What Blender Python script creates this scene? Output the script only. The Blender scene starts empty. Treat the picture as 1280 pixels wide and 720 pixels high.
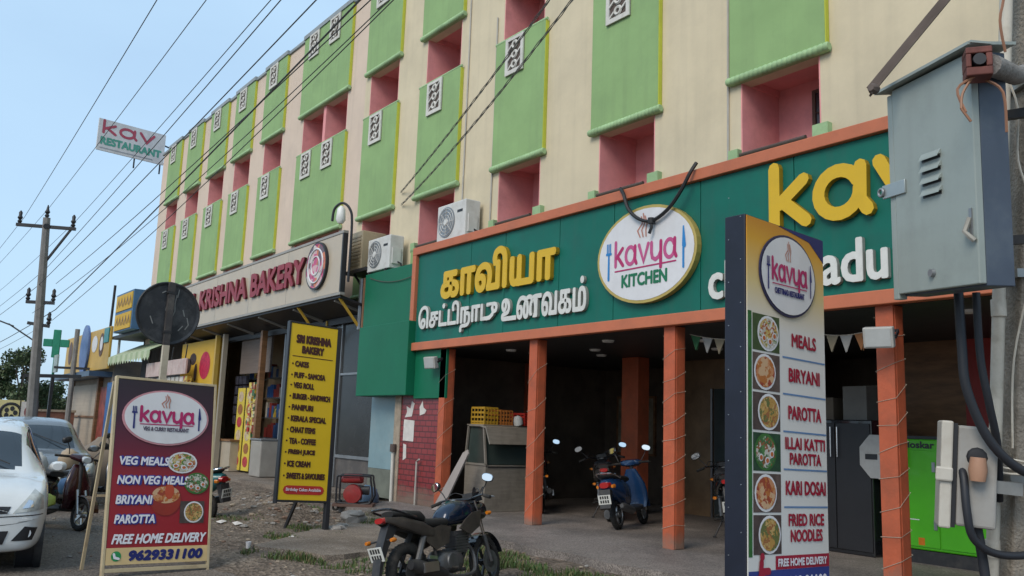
import bpy, bmesh, math, random
from mathutils import Vector, Matrix
rnd = random.Random(11)
R = math.radians
S = bpy.context.scene
col = S.collection

# ---------------------------------------------------------------- camera
def view_axes(yaw, pitch, roll):
    fw = Vector((-math.sin(yaw) * math.cos(pitch), math.cos(yaw) * math.cos(pitch), math.sin(pitch)))
    r0 = Vector((math.cos(yaw), math.sin(yaw), 0)); u0 = r0.cross(fw)
    return r0 * math.cos(roll) + u0 * math.sin(roll), u0 * math.cos(roll) - r0 * math.sin(roll), fw
cr, cu, cf = view_axes(R(53.4308), R(9.21645), R(2.02913))
cam_data = bpy.data.cameras.new('camera')
cam = bpy.data.objects.new('camera', cam_data); col.objects.link(cam)
cam.matrix_world = Matrix(((cr.x, cu.x, -cf.x, 0), (cr.y, cu.y, -cf.y, 0), (cr.z, cu.z, -cf.z, 1.6), (0, 0, 0, 1)))
cam_data.sensor_width = 36; cam_data.lens = 1096.04 / 1280 * 36
cam_data.clip_start = .05; cam_data.clip_end = 3000
S.camera = cam

# ---------------------------------------------------------------- sky, sun, exposure
world = bpy.data.worlds.new('World'); S.world = world; world.use_nodes = True
wn = world.node_tree.nodes; wl = world.node_tree.links
bg = wn['Background']
sky = wn.new('ShaderNodeTexSky'); sky.sky_type = 'NISHITA'; sky.sun_disc = False
sun_dir = Vector((0.30, -0.80, 0.72)).normalized()      # towards the sun: behind the photographer, over the road
sky.sun_elevation = math.asin(sun_dir.z)
sky.sun_rotation = math.atan2(sun_dir.x, sun_dir.y)
sky.altitude = 100; sky.air_density = 1.1; sky.dust_density = 2.2; sky.ozone_density = 2.5
tc = wn.new('ShaderNodeTexCoord'); mp = wn.new('ShaderNodeMapping'); mp.inputs['Scale'].default_value = (1.2, 2.4, 6.5)
mp.inputs['Rotation'].default_value = (0, R(8), R(20))
nz = wn.new('ShaderNodeTexNoise'); nz.inputs['Scale'].default_value = 1.1; nz.inputs['Detail'].default_value = 5; nz.inputs['Roughness'].default_value = .5
rp = wn.new('ShaderNodeValToRGB'); rp.color_ramp.elements[0].position = .35; rp.color_ramp.elements[1].position = .8
rp.color_ramp.elements[0].color = (.72, .72, .72, 1); rp.color_ramp.elements[1].color = (.93, .93, .93, 1)
mx = wn.new('ShaderNodeMixRGB'); mx.inputs['Color2'].default_value = (2.95, 4.2, 5.45, 1)       # thin high cloud
wl.new(tc.outputs['Generated'], mp.inputs['Vector']); wl.new(mp.outputs[0], nz.inputs['Vector']); wl.new(nz.outputs[0], rp.inputs[0])
wl.new(rp.outputs[0], mx.inputs['Fac']); wl.new(sky.outputs[0], mx.inputs['Color1']); wl.new(mx.outputs[0], bg.inputs['Color'])
bg.inputs['Strength'].default_value = .10
sun_data = bpy.data.lights.new('sun', 'SUN'); sun_data.energy = 1.0; sun_data.angle = R(28); sun_data.color = (1, .90, .77)
sun = bpy.data.objects.new('sun', sun_data); col.objects.link(sun)
sun.rotation_euler = sun_dir.to_track_quat('Z', 'Y').to_euler()
S.view_settings.view_transform = 'Standard'; S.view_settings.look = 'None'
S.view_settings.exposure = 0.95; S.view_settings.gamma = 1.0; S.view_settings.use_curve_mapping = False

# ---------------------------------------------------------------- materials
MATS = {}
def mat(name, c, rough=.6, metal=0, var=.12, scale=3.0, bump=0.0, stain=None, streak=0.0, spec=.4, coat=0, sc3=(1, 1, 1), splash=None):
    """Principled surface whose own colour wanders a little; stain = (colour, amount, scale) of patchy dirt; streak = rain streaks."""
    if name in MATS: return MATS[name]
    m = bpy.data.materials.new(name); m.use_nodes = True; MATS[name] = m
    n, l = m.node_tree.nodes, m.node_tree.links; b = n['Principled BSDF']
    b.inputs['Roughness'].default_value = rough; b.inputs['Metallic'].default_value = metal
    b.inputs['Specular IOR Level'].default_value = spec; b.inputs['Coat Weight'].default_value = coat
    t = n.new('ShaderNodeTexCoord'); mpn = n.new('ShaderNodeMapping'); mpn.inputs['Scale'].default_value = sc3
    l.new(t.outputs['Object'], mpn.inputs['Vector'])
    nz = n.new('ShaderNodeTexNoise'); nz.inputs['Scale'].default_value = scale; nz.inputs['Detail'].default_value = 6; nz.inputs['Roughness'].default_value = .65
    l.new(mpn.outputs[0], nz.inputs['Vector'])
    r = n.new('ShaderNodeValToRGB'); r.color_ramp.elements[0].position = .3; r.color_ramp.elements[1].position = .7
    r.color_ramp.elements[0].color = tuple(min(1, x * (1 - var)) for x in c) + (1,)
    r.color_ramp.elements[1].color = tuple(min(1, x * (1 + var)) for x in c) + (1,)
    l.new(nz.outputs[0], r.inputs[0]); out = r.outputs[0]
    if stain:
        n2 = n.new('ShaderNodeTexNoise'); n2.inputs['Scale'].default_value = stain[2]; n2.inputs['Detail'].default_value = 8; n2.inputs['Roughness'].default_value = .7
        l.new(t.outputs['Object'], n2.inputs['Vector'])
        r2 = n.new('ShaderNodeValToRGB'); r2.color_ramp.elements[0].position = .48; r2.color_ramp.elements[1].position = .72
        r2.color_ramp.elements[0].color = (0, 0, 0, 1); r2.color_ramp.elements[1].color = (stain[1],) * 3 + (1,)
        l.new(n2.outputs[0], r2.inputs[0])
        mm = n.new('ShaderNodeMixRGB'); mm.inputs['Color2'].default_value = tuple(stain[0]) + (1,)
        l.new(r2.outputs[0], mm.inputs['Fac']); l.new(out, mm.inputs['Color1']); out = mm.outputs[0]
    if streak:
        mp2 = n.new('ShaderNodeMapping'); mp2.inputs['Scale'].default_value = (5, 5, .22); l.new(t.outputs['Object'], mp2.inputs['Vector'])
        n3 = n.new('ShaderNodeTexNoise'); n3.inputs['Scale'].default_value = 1.6; n3.inputs['Detail'].default_value = 5; l.new(mp2.outputs[0], n3.inputs['Vector'])
        r3 = n.new('ShaderNodeValToRGB'); r3.color_ramp.elements[0].position = .5; r3.color_ramp.elements[1].position = .8
        r3.color_ramp.elements[0].color = (0, 0, 0, 1); r3.color_ramp.elements[1].color = (streak,) * 3 + (1,)
        l.new(n3.outputs[0], r3.inputs[0])
        m3 = n.new('ShaderNodeMixRGB'); m3.inputs['Color2'].default_value = (.10, .09, .075, 1)
        l.new(r3.outputs[0], m3.inputs['Fac']); l.new(out, m3.inputs['Color1']); out = m3.outputs[0]
    if splash:                                          # mud and scuffs round the foot: (colour, height)
        sz = n.new('ShaderNodeSeparateXYZ'); l.new(t.outputs['Object'], sz.inputs[0])
        n5 = n.new('ShaderNodeTexNoise'); n5.inputs['Scale'].default_value = 5; n5.inputs['Detail'].default_value = 7; l.new(t.outputs['Object'], n5.inputs['Vector'])
        ma = n.new('ShaderNodeMath'); ma.operation = 'MULTIPLY_ADD'; ma.inputs[1].default_value = -.8 / splash[1]; ma.inputs[2].default_value = .55; l.new(sz.outputs['Z'], ma.inputs[0])
        ad = n.new('ShaderNodeMath'); ad.operation = 'ADD'; ad.use_clamp = True; l.new(ma.outputs[0], ad.inputs[0]); l.new(n5.outputs[0], ad.inputs[1])
        r5 = n.new('ShaderNodeValToRGB'); r5.color_ramp.elements[0].position = .55; r5.color_ramp.elements[1].position = 1.0
        r5.color_ramp.elements[0].color = (0, 0, 0, 1); r5.color_ramp.elements[1].color = (.8, .8, .8, 1); l.new(ad.outputs[0], r5.inputs[0])
        m5 = n.new('ShaderNodeMixRGB'); m5.inputs['Color2'].default_value = tuple(splash[0]) + (1,)
        l.new(r5.outputs[0], m5.inputs['Fac']); l.new(out, m5.inputs['Color1']); out = m5.outputs[0]
    l.new(out, b.inputs['Base Color'])
    if bump:
        n4 = n.new('ShaderNodeTexNoise'); n4.inputs['Scale'].default_value = scale * 9; n4.inputs['Detail'].default_value = 5
        l.new(mpn.outputs[0], n4.inputs['Vector'])
        bp = n.new('ShaderNodeBump'); bp.inputs['Strength'].default_value = bump; bp.inputs['Distance'].default_value = .02
        l.new(n4.outputs[0], bp.inputs['Height']); l.new(bp.outputs[0], b.inputs['Normal'])
    return m

def cells(name, colours, scale, rough=.5):
    """Printed photograph of food: irregular patches of the given colours."""
    if name in MATS: return MATS[name]
    m = bpy.data.materials.new(name); m.use_nodes = True; MATS[name] = m
    n, l = m.node_tree.nodes, m.node_tree.links; b = n['Principled BSDF']; b.inputs['Roughness'].default_value = rough
    t = n.new('ShaderNodeTexCoord'); nz = n.new('ShaderNodeTexNoise'); nz.inputs['Scale'].default_value = scale * .7
    vo = n.new('ShaderNodeTexVoronoi'); vo.inputs['Scale'].default_value = scale
    mv = n.new('ShaderNodeMixRGB'); mv.inputs['Fac'].default_value = .12
    l.new(t.outputs['Object'], nz.inputs['Vector']); l.new(t.outputs['Object'], mv.inputs['Color1']); l.new(nz.outputs['Color'], mv.inputs['Color2'])
    l.new(mv.outputs[0], vo.inputs['Vector'])
    sp = n.new('ShaderNodeSeparateColor'); l.new(vo.outputs['Color'], sp.inputs[0])
    r = n.new('ShaderNodeValToRGB'); r.color_ramp.interpolation = 'CONSTANT'
    e = r.color_ramp.elements
    while len(e) < len(colours): e.new(.5)
    for i, c in enumerate(colours): e[i].position = i / len(colours); e[i].color = tuple(c) + (1,)
    l.new(sp.outputs[0], r.inputs[0]); l.new(r.outputs[0], b.inputs['Base Color'])
    return m

def glass_mat(name, c, rough=.06):
    if name in MATS: return MATS[name]
    m = mat(name, c, rough, 0, .1, 2, spec=.8); return m

def brick_mat(name, c1, c2, mortar, bw, bh, ms=.012, rough=.45, dirt=None, axis='xz', offset=.5):
    if name in MATS: return MATS[name]
    m = bpy.data.materials.new(name); m.use_nodes = True; MATS[name] = m
    n, l = m.node_tree.nodes, m.node_tree.links; b = n['Principled BSDF']; b.inputs['Roughness'].default_value = rough
    t = n.new('ShaderNodeTexCoord'); sx = n.new('ShaderNodeSeparateXYZ'); cx = n.new('ShaderNodeCombineXYZ')
    l.new(t.outputs['Object'], sx.inputs[0]); l.new(sx.outputs['X'], cx.inputs[0]); l.new(sx.outputs['Z' if axis == 'xz' else 'Y'], cx.inputs[1])
    br = n.new('ShaderNodeTexBrick'); l.new(cx.outputs[0], br.inputs['Vector']); br.offset = offset
    br.inputs['Color1'].default_value = tuple(c1) + (1,); br.inputs['Color2'].default_value = tuple(c2) + (1,); br.inputs['Mortar'].default_value = tuple(mortar) + (1,)
    br.inputs['Scale'].default_value = 1; br.inputs['Brick Width'].default_value = bw; br.inputs['Row Height'].default_value = bh; br.inputs['Mortar Size'].default_value = ms
    out = br.outputs[0]
    if dirt:                                            # splashed mud: colour, height
        nz = n.new('ShaderNodeTexNoise'); nz.inputs['Scale'].default_value = 2.2; nz.inputs['Detail'].default_value = 7; l.new(t.outputs['Object'], nz.inputs['Vector'])
        ma = n.new('ShaderNodeMath'); ma.operation = 'MULTIPLY_ADD'; ma.inputs[1].default_value = -1.0 / dirt[1]; ma.inputs[2].default_value = .62
        l.new(sx.outputs['Z'], ma.inputs[0])
        ad = n.new('ShaderNodeMath'); ad.operation = 'ADD'; ad.use_clamp = True; l.new(ma.outputs[0], ad.inputs[0]); l.new(nz.outputs[0], ad.inputs[1])
        rr = n.new('ShaderNodeValToRGB'); rr.color_ramp.elements[0].position = .45; rr.color_ramp.elements[1].position = 1.0
        rr.color_ramp.elements[0].color = (0, 0, 0, 1); rr.color_ramp.elements[1].color = (.85, .85, .85, 1); l.new(ad.outputs[0], rr.inputs[0])
        mm = n.new('ShaderNodeMixRGB'); mm.inputs['Color2'].default_value = tuple(dirt[0]) + (1,)
        l.new(rr.outputs[0], mm.inputs['Fac']); l.new(out, mm.inputs['Color1']); out = mm.outputs[0]
    l.new(out, b.inputs['Base Color'])
    bp = n.new('ShaderNodeBump'); bp.inputs['Strength'].default_value = .4; bp.inputs['Distance'].default_value = .01; bp.invert = True
    l.new(br.outputs['Fac'], bp.inputs['Height']); l.new(bp.outputs[0], b.inputs['Normal'])
    return m

def ground_mat(name, base, second, third, scale=.9, rough=.9, bump=.6, pebble=40):
    if name in MATS: return MATS[name]
    m = bpy.data.materials.new(name); m.use_nodes = True; MATS[name] = m
    n, l = m.node_tree.nodes, m.node_tree.links; b = n['Principled BSDF']; b.inputs['Roughness'].default_value = rough; b.inputs['Specular IOR Level'].default_value = .25
    t = n.new('ShaderNodeTexCoord')
    def noise(s, d=8, ro=.65):
        k = n.new('ShaderNodeTexNoise'); k.inputs['Scale'].default_value = s; k.inputs['Detail'].default_value = d; k.inputs['Roughness'].default_value = ro
        l.new(t.outputs['Object'], k.inputs['Vector']); return k.outputs[0]
    def ramp(x, a, bb):
        k = n.new('ShaderNodeValToRGB'); k.color_ramp.elements[0].position = a; k.color_ramp.elements[1].position = bb; l.new(x, k.inputs[0]); return k.outputs[0]
    def mixc(f, c1, c2):
        k = n.new('ShaderNodeMixRGB'); l.new(f, k.inputs['Fac'])
        for s, c in (('Color1', c1), ('Color2', c2)):
            if isinstance(c, tuple): k.inputs[s].default_value = c + (1,)
            else: l.new(c, k.inputs[s])
        return k.outputs[0]
    a = mixc(ramp(noise(scale), .42, .62), base, second)
    a = mixc(ramp(noise(scale * 3.7), .55, .75), a, third)
    vo = n.new('ShaderNodeTexVoronoi'); vo.inputs['Scale'].default_value = pebble; l.new(t.outputs['Object'], vo.inputs['Vector'])
    hs = n.new('ShaderNodeMixRGB'); hs.blend_type = 'OVERLAY'; hs.inputs['Fac'].default_value = .45
    sp = n.new('ShaderNodeSeparateColor'); l.new(vo.outputs['Color'], sp.inputs[0]); l.new(a, hs.inputs['Color1']); l.new(sp.outputs[0], hs.inputs['Color2'])
    l.new(hs.outputs[0], b.inputs['Base Color'])
    bp = n.new('ShaderNodeBump'); bp.inputs['Strength'].default_value = bump; bp.inputs['Distance'].default_value = .03
    ad = n.new('ShaderNodeMath'); ad.operation = 'ADD'; l.new(noise(scale * 18), ad.inputs[0]); l.new(vo.outputs['Distance'], ad.inputs[1])
    l.new(ad.outputs[0], bp.inputs['Height']); l.new(bp.outputs[0], b.inputs['Normal'])
    return m

# ---------------------------------------------------------------- mesh builder
FONTCACHE = {}
def glyphs(s):
    if s not in FONTCACHE:
        c = bpy.data.curves.new('lettering', 'FONT'); c.body = s; c.resolution_u = 3
        o = bpy.data.objects.new('lettering', c)
        me = bpy.data.meshes.new_from_object(o)
        FONTCACHE[s] = ([(v.co.x, v.co.y) for v in me.vertices], [tuple(p.vertices) for p in me.polygons])
        bpy.data.objects.remove(o); bpy.data.meshes.remove(me); bpy.data.curves.remove(c)
    return FONTCACHE[s]

class MB:
    def __init__(s): s.v, s.f, s.mi, s.sm, s.mats, s.M, s.k = [], [], [], [], [], Matrix(), 0
    def mid(s, m):
        if m not in s.mats: s.mats.append(m)
        return s.mats.index(m)
    def add(s, vs, fs, m, smooth=False):
        o = len(s.v); i = s.mid(m)
        s.v += [s.M @ Vector(p) for p in vs]
        for f in fs: s.f.append([o + a for a in f]); s.mi.append(i); s.sm.append(smooth)
        return s
    def box(s, x0, x1, y0, y1, z0, z1, m):
        return s.add([(x, y, z) for x in (x0, x1) for y in (y0, y1) for z in (z0, z1)],
                     [(0, 1, 3, 2), (4, 6, 7, 5), (0, 4, 5, 1), (2, 3, 7, 6), (0, 2, 6, 4), (1, 5, 7, 3)], m)
    def bar(s, a, b, w, h, m, up=(0, 0, 1)):
        a, b = Vector(a), Vector(b); d = (b - a).normalized(); u = Vector(up)
        if abs(d.dot(u)) > .95: u = Vector((1, 0, 0))
        x = d.cross(u).normalized() * w / 2; y = x.cross(d).normalized() * h / 2
        return s.add([p + i * x + j * y for p in (a, b) for i, j in ((-1, -1), (1, -1), (1, 1), (-1, 1))],
                     [(3, 2, 1, 0), (4, 5, 6, 7), (0, 1, 5, 4), (1, 2, 6, 5), (2, 3, 7, 6), (3, 0, 4, 7)], m)
    def tube(s, pts, r, m, seg=8, closed=False):
        pts = [Vector(p) for p in pts]; n = len(pts); rr = r if isinstance(r, (list, tuple)) else [r] * n
        t0 = (pts[1] - pts[0]).normalized(); u = t0.orthogonal().normalized(); vs, fs = [], []
        for i, p in enumerate(pts):
            a = pts[(i - 1) % n] if (closed or i > 0) else p; b = pts[(i + 1) % n] if (closed or i < n - 1) else p
            t = (b - a).normalized(); u = (u - t * u.dot(t)).normalized(); w = t.cross(u)
            vs += [p + (u * math.cos(2 * math.pi * k / seg) + w * math.sin(2 * math.pi * k / seg)) * rr[i] for k in range(seg)]
        for i in range(n if closed else n - 1):
            a, b = i * seg, ((i + 1) % n) * seg
            fs += [(a + k, a + (k + 1) % seg, b + (k + 1) % seg, b + k) for k in range(seg)]
        if not closed: fs += [tuple(range(seg))[::-1], tuple((n - 1) * seg + k for k in range(seg))]
        return s.add(vs, fs, m, True)
    def lathe(s, prof, m, c=(0, 0, 0), axis='z', seg=20):
        """prof = [(radius, height)]; revolved about the axis through c."""
        ax = {'z': lambda r, h, a: (r * math.cos(a), r * math.sin(a), h), 'y': lambda r, h, a: (r * math.cos(a), h, r * math.sin(a)), 'x': lambda r, h, a: (h, r * math.cos(a), r * math.sin(a))}[axis]
        vs, fs = [], []
        for r, h in prof: vs += [Vector(c) + Vector(ax(max(r, 1e-4), h, 2 * math.pi * k / seg)) for k in range(seg)]
        for i in range(len(prof) - 1): fs += [(i * seg + k, i * seg + (k + 1) % seg, (i + 1) * seg + (k + 1) % seg, (i + 1) * seg + k) for k in range(seg)]
        fs += [tuple(range(seg)), tuple((len(prof) - 1) * seg + k for k in range(seg))]
        return s.add(vs, fs, m, True)
    def torus(s, Rr, r, m, c=(0, 0, 0), axis='y', seg=28, sub=8, squash=1.0):
        vs, fs = [], []
        for i in range(seg):
            a = 2 * math.pi * i / seg
            for j in range(sub):
                b = 2 * math.pi * j / sub; q = Rr + r * math.cos(b); h = r * math.sin(b) * squash
                p = {'y': (q * math.cos(a), h, q * math.sin(a)), 'z': (q * math.cos(a), q * math.sin(a), h), 'x': (h, q * math.cos(a), q * math.sin(a))}[axis]
                vs.append(Vector(c) + Vector(p))
        for i in range(seg):
            for j in range(sub): fs.append((i * sub + j, i * sub + (j + 1) % sub, ((i + 1) % seg) * sub + (j + 1) % sub, ((i + 1) % seg) * sub + j))
        return s.add(vs, fs, m, True)
    def prism(s, poly, a, b, m, axis='y', smooth=False):
        """poly in the plane across the axis (xz for y, yz for x, xy for z), from a to b along it."""
        f = {'y': lambda p, t: (p[0], t, p[1]), 'x': lambda p, t: (t, p[0], p[1]), 'z': lambda p, t: (p[0], p[1], t)}[axis]; n = len(poly)
        s.add([f(p, a) for p in poly] + [f(p, b) for p in poly], [tuple(range(n))[::-1], tuple(range(n, 2 * n))], m)
        return s.add([f(p, a) for p in poly] + [f(p, b) for p in poly], [(i, (i + 1) % n, n + (i + 1) % n, n + i) for i in range(n)], m, smooth)
    def blob(s, st, m, n=16, axis='x', caps=True):
        """Loft of superellipse rings: stations (pos, centre z, half width, half height, exponent, centre y)."""
        vs, fs = [], []
        for q in st:
            x, zc, hw, hh = q[:4]; e = q[4] if len(q) > 4 else 2.5; yc = q[5] if len(q) > 5 else 0
            for k in range(n):
                a = 2 * math.pi * (k + .5) / n; c_, s_ = math.cos(a), math.sin(a)
                y = yc + hw * math.copysign(abs(c_) ** (2 / e), c_); z = zc + hh * math.copysign(abs(s_) ** (2 / e), s_)
                vs.append((x, y, z) if axis == 'x' else ((y, x, z) if axis == 'y' else (y, z, x)))
        for i in range(len(st) - 1): fs += [(i * n + k, i * n + (k + 1) % n, (i + 1) * n + (k + 1) % n, (i + 1) * n + k) for k in range(n)]
        if caps: fs += [tuple(range(n)), tuple((len(st) - 1) * n + k for k in range(n))]
        return s.add(vs, fs, m, True)
    def disc(s, cx, cz, rx, rz, y, m, seg=28, y2=None):
        p = [(cx + rx * math.cos(2 * math.pi * k / seg), cz + rz * math.sin(2 * math.pi * k / seg)) for k in range(seg)]
        if y2 is None: return s.add([(a, y, b) for a, b in p], [tuple(range(seg))], m)
        return s.prism(p, y, y2, m)
    def quad(s, x0, x1, z0, z1, y, m): return s.add([(x0, y, z0), (x1, y, z0), (x1, y, z1), (x0, y, z1)], [(0, 1, 2, 3)], m)
    def text(s, t, m, x, z, w, h, y=-.004, depth=0, bold=0, side=None, skew=0, rise=0):
        """Lettering facing -y, its box starting at (x, z); w or h may be None to keep the shape."""
        g, fc = glyphs(t)
        x0 = min(p[0] for p in g); x1 = max(p[0] for p in g); z0 = min(p[1] for p in g); z1 = max(p[1] for p in g)
        if w is None: w = h * (x1 - x0) / (z1 - z0)
        if h is None: h = w * (z1 - z0) / (x1 - x0)
        b = bold * h; kx, kz = (w - 2 * b) / (x1 - x0), (h - 2 * b) / (z1 - z0)
        P = [((p[0] - x0) * kx + b, (p[1] - z0) * kz + b) for p in g]
        P = [(x + a + skew * c, z + c + rise * a) for a, c in P]
        edges = {}
        for f in fc:
            for i in range(len(f)):
                e = (f[i], f[(i + 1) % len(f)]); edges[e] = edges.get(e, 0) + 1
        rim = [e for e in edges if (e[1], e[0]) not in edges]
        offs = [(0, 0)] if not bold else [(b * math.cos(a * math.pi / 4), b * math.sin(a * math.pi / 4)) for a in range(8)] + [(0, 0)]
        for i, (dx, dz) in enumerate(offs):
            yy = y - i * .00025
            s.add([(a + dx, yy, c + dz) for a, c in P], [tuple(f) for f in fc], m)
            if depth:
                n = len(P)
                s.add([(a + dx, yy, c + dz) for a, c in P] + [(a + dx, y + depth, c + dz) for a, c in P], [(e[0], e[1], n + e[1], n + e[0]) for e in rim], side or m)
        return s
    def stroke(s, pts, r, m, y=-.004, depth=0, side=None, r2=None):
        """Flat brush stroke in the xz plane with round ends."""
        s.k += 1; y -= .0003 * (s.k % 9); n = len(pts); L, Q = [], []
        P = [Vector((p[0], p[1])) for p in pts]
        for i in range(n):
            d = ((P[min(i + 1, n - 1)] - P[max(i - 1, 0)])).normalized(); nn = Vector((-d.y, d.x))
            w = r if r2 is None else r + (r2 - r) * i / (n - 1)
            if 0 < i < n - 1:
                d1 = (P[i] - P[i - 1]).normalized(); c_ = max(.55, abs(Vector((-d1.y, d1.x)).dot(nn))); w /= c_
            L.append(P[i] + nn * w); Q.append(P[i] - nn * w)
        d0 = (P[0] - P[1]).normalized(); d1 = (P[-1] - P[-2]).normalized(); re = r if r2 is None else r2
        def cap(p, d, rr): nn = Vector((-d.y, d.x)); return [p + d * rr * math.sin(a) + nn * rr * math.cos(a) for a in (math.pi * .25, math.pi * .5, math.pi * .75)]
        # outline: L forward, end cap, Q backward, start cap ; filled as strips + caps
        V2 = L + Q; fs = [(i, i + 1, n + i + 1, n + i) for i in range(n - 1)]
        c1 = cap(P[-1], d1, re); c0 = cap(P[0], d0, r); o = len(V2); V2 += c1 + c0
        fs += [(n - 1, o, o + 1, o + 2, 2 * n - 1), (n, o + 3, o + 4, o + 5, 0)]
        s.add([(p.x, y, p.y) for p in V2], fs, m)
        if depth:
            ring = L + c1 + Q[::-1] + c0; k = len(ring)
            s.add([(p.x, y, p.y) for p in ring] + [(p.x, y + depth, p.y) for p in ring], [(i, (i + 1) % k, k + (i + 1) % k, k + i) for i in range(k)], side or m)
        return s
    def build(s, name, parent=None, bevel=0, loc=None, recalc=True, angle=40, seg=2, label=None):
        me = bpy.data.meshes.new(name); me.from_pydata(s.v, [], s.f)
        for m in s.mats: me.materials.append(m)
        me.polygons.foreach_set('material_index', s.mi); me.polygons.foreach_set('use_smooth', s.sm)
        if recalc:
            b = bmesh.new(); b.from_mesh(me); bmesh.ops.recalc_face_normals(b, faces=b.faces); b.to_mesh(me); b.free()
        if any(s.sm): me.set_sharp_from_angle(angle=R(angle))
        o = bpy.data.objects.new(name, me); col.objects.link(o)
        if parent: o.parent = parent
        if loc: o.location = loc
        if label: o['label'] = label
        if bevel:
            bv = o.modifiers.new('bevel', 'BEVEL'); bv.width = bevel; bv.segments = seg; bv.limit_method = 'ANGLE'; bv.angle_limit = R(50)
        return o

def thing(name, label, cat, loc=(0, 0, 0), rot=(0, 0, 0), group=None):
    o = bpy.data.objects.new(name, None); col.objects.link(o); o.empty_display_size = .2
    o.location = loc; o.rotation_euler = rot; return tag(o, label, cat, group)
def tag(o, label, cat, group=None):
    o['label'] = label; o['category'] = cat
    if group: o['group'] = group
    return o
def struct(o, kind='structure'): o['kind'] = kind; return o
def kids(o): return [c for c in bpy.data.objects if c.parent == o]
def dup(o, parent=None, **k):
    """A copy of a thing with copies of its parts and their sub-parts."""
    c = o.copy(); col.objects.link(c)
    if parent: c.parent = parent
    for ch in kids(o): dup(ch, c)
    for a, b in k.items():
        if a in ('label', 'group', 'category'): c[a] = b
        else: setattr(c, a, b)
    return c
def sag(a, b, d, n=14):
    a, b = Vector(a), Vector(b)
    return [a.lerp(b, i / n) - Vector((0, 0, d * 4 * (i / n) * (1 - i / n))) for i in range(n + 1)]
def smooth_path(P, n=6):
    P = [Vector(p) for p in P]; out = []
    for i in range(len(P) - 1):
        p0, p1, p2, p3 = P[max(i - 1, 0)], P[i], P[i + 1], P[min(i + 2, len(P) - 1)]
        for k in range(n):
            t = k / n
            out.append(.5 * ((2 * p1) + (p2 - p0) * t + (2 * p0 - 5 * p1 + 4 * p2 - p3) * t * t + (3 * p1 - p0 - 3 * p2 + p3) * t ** 3))
    return out + [P[-1]]
def W(loc):
    b = MB(); b.M = Matrix.Translation(-Vector(loc)); return b

# ---------------------------------------------------------------- ground
m_road = ground_mat('road', (.15, .128, .11), (.19, .16, .135), (.10, .088, .08), .55, pebble=60, bump=.5)
m_dirt = ground_mat('dirt', (.20, .155, .118), (.13, .10, .078), (.26, .21, .165), 1.1, pebble=26, bump=.9)
m_conc = ground_mat('old_concrete', (.225, .185, .15), (.155, .125, .10), (.28, .24, .205), .8, pebble=90, bump=.25)
m_slab = ground_mat('verandah_floor', (.215, .185, .165), (.14, .122, .11), (.27, .235, .21), .7, pebble=80, bump=.15, rough=.6)
b = MB(); b.add([(-1500, -1500, 0), (1500, -1500, 0), (1500, 1500, 0), (-1500, 1500, 0)], [(0, 1, 2, 3)], m_road)
struct(b.build('ground', recalc=False))
from mathutils import noise as mno
def height(x, y):
    e = min(1, max(0, (y - (2.95 + .45 * mno.noise((x * .4, 3, 0)))) / .9)) * min(1, max(0, (8.9 - y) / .4))
    w = min(1, max(0, (x + 27) / 2)) * min(1, max(0, (2 - x) / 2))
    h = .05 + .05 * mno.noise((x * .7, y * .7, 1)) + .03 * mno.noise((x * 2.3, y * 2.3, 5)) + .012 * mno.noise((x * 7, y * 7, 9))
    for mx_, my_, mr, mh in ((-14.4, 6.0, 1.1, .26), (-15.6, 6.3, 1.0, .22), (-13.0, 6.6, .6, .10), (-17.3, 6.6, 1.2, .18)):
        d = math.hypot(x - mx_, (y - my_) * 1.3) / mr
        if d < 1: h += mh * (1 - d * d) ** 2 * (1 + .5 * mno.noise((x * 3, y * 3, 2)))
    return -.03 + e * w * max(.004, h + .03)
nx, ny = 260, 62; X0, X1, Y0, Y1 = -28, 2, 2.5, 8.9
b = MB(); b.add([(X0 + (X1 - X0) * i / nx, Y0 + (Y1 - Y0) * j / ny, height(X0 + (X1 - X0) * i / nx, Y0 + (Y1 - Y0) * j / ny)) for j in range(ny + 1) for i in range(nx + 1)],
                [(j * (nx + 1) + i, j * (nx + 1) + i + 1, (j + 1) * (nx + 1) + i + 1, (j + 1) * (nx + 1) + i) for j in range(ny) for i in range(nx)], m_dirt, True)
struct(b.build('dirt_verge', recalc=False))
b = MB(); b.prism([(-15.45, 7.35), (-13.2, 7.3), (-12.3, 7.42), (-11.5, 7.22), (-10.8, 7.3), (-10.2, 7.08), (-9.5, 7.22), (-8.9, 7.1), (-8.4, 7.24), (-7.6, 7.12), (-6.8, 7.26), (-5.9, 7.14), (-5, 7.24), (-3.6, 7.15), (3, 7.25), (3, 14.3), (-15.45, 14.3)], -.1, .15, m_slab, axis='z')
struct(b.build('verandah_floor', bevel=.015))
def ragged(P_, amp, step=.22):
    out = []
    for i, p in enumerate(P_):
        q = P_[(i + 1) % len(P_)]; L_ = math.hypot(q[0] - p[0], q[1] - p[1]); n = max(1, int(L_ / step))
        for k in range(n):
            x, y = p[0] + (q[0] - p[0]) * k / n, p[1] + (q[1] - p[1]) * k / n
            out.append((x + amp * mno.noise((x * 3.1, y * 3.1, 7)), y + amp * mno.noise((x * 3.1, y * 3.1, 17))))
    return out
b = MB(); b.prism(ragged([(-10.9, 4.25), (-9.75, 4.7), (-10.0, 5.9), (-11.3, 7.0), (-13.0, 8.6), (-15.3, 8.6), (-14.9, 7.9), (-12.9, 6.35), (-11.9, 5.3)], .16), -.1, .085, m_conc, axis='z')
struct(b.build('concrete_path', bevel=.02))
b = MB(); b.prism([(-30.9, 7.9), (-17.6, 8.15), (-17.6, 9.4), (-30.9, 9.4)], -.1, .14, m_conc, axis='z')
struct(b.build('shop_step', bevel=.02))

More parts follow.
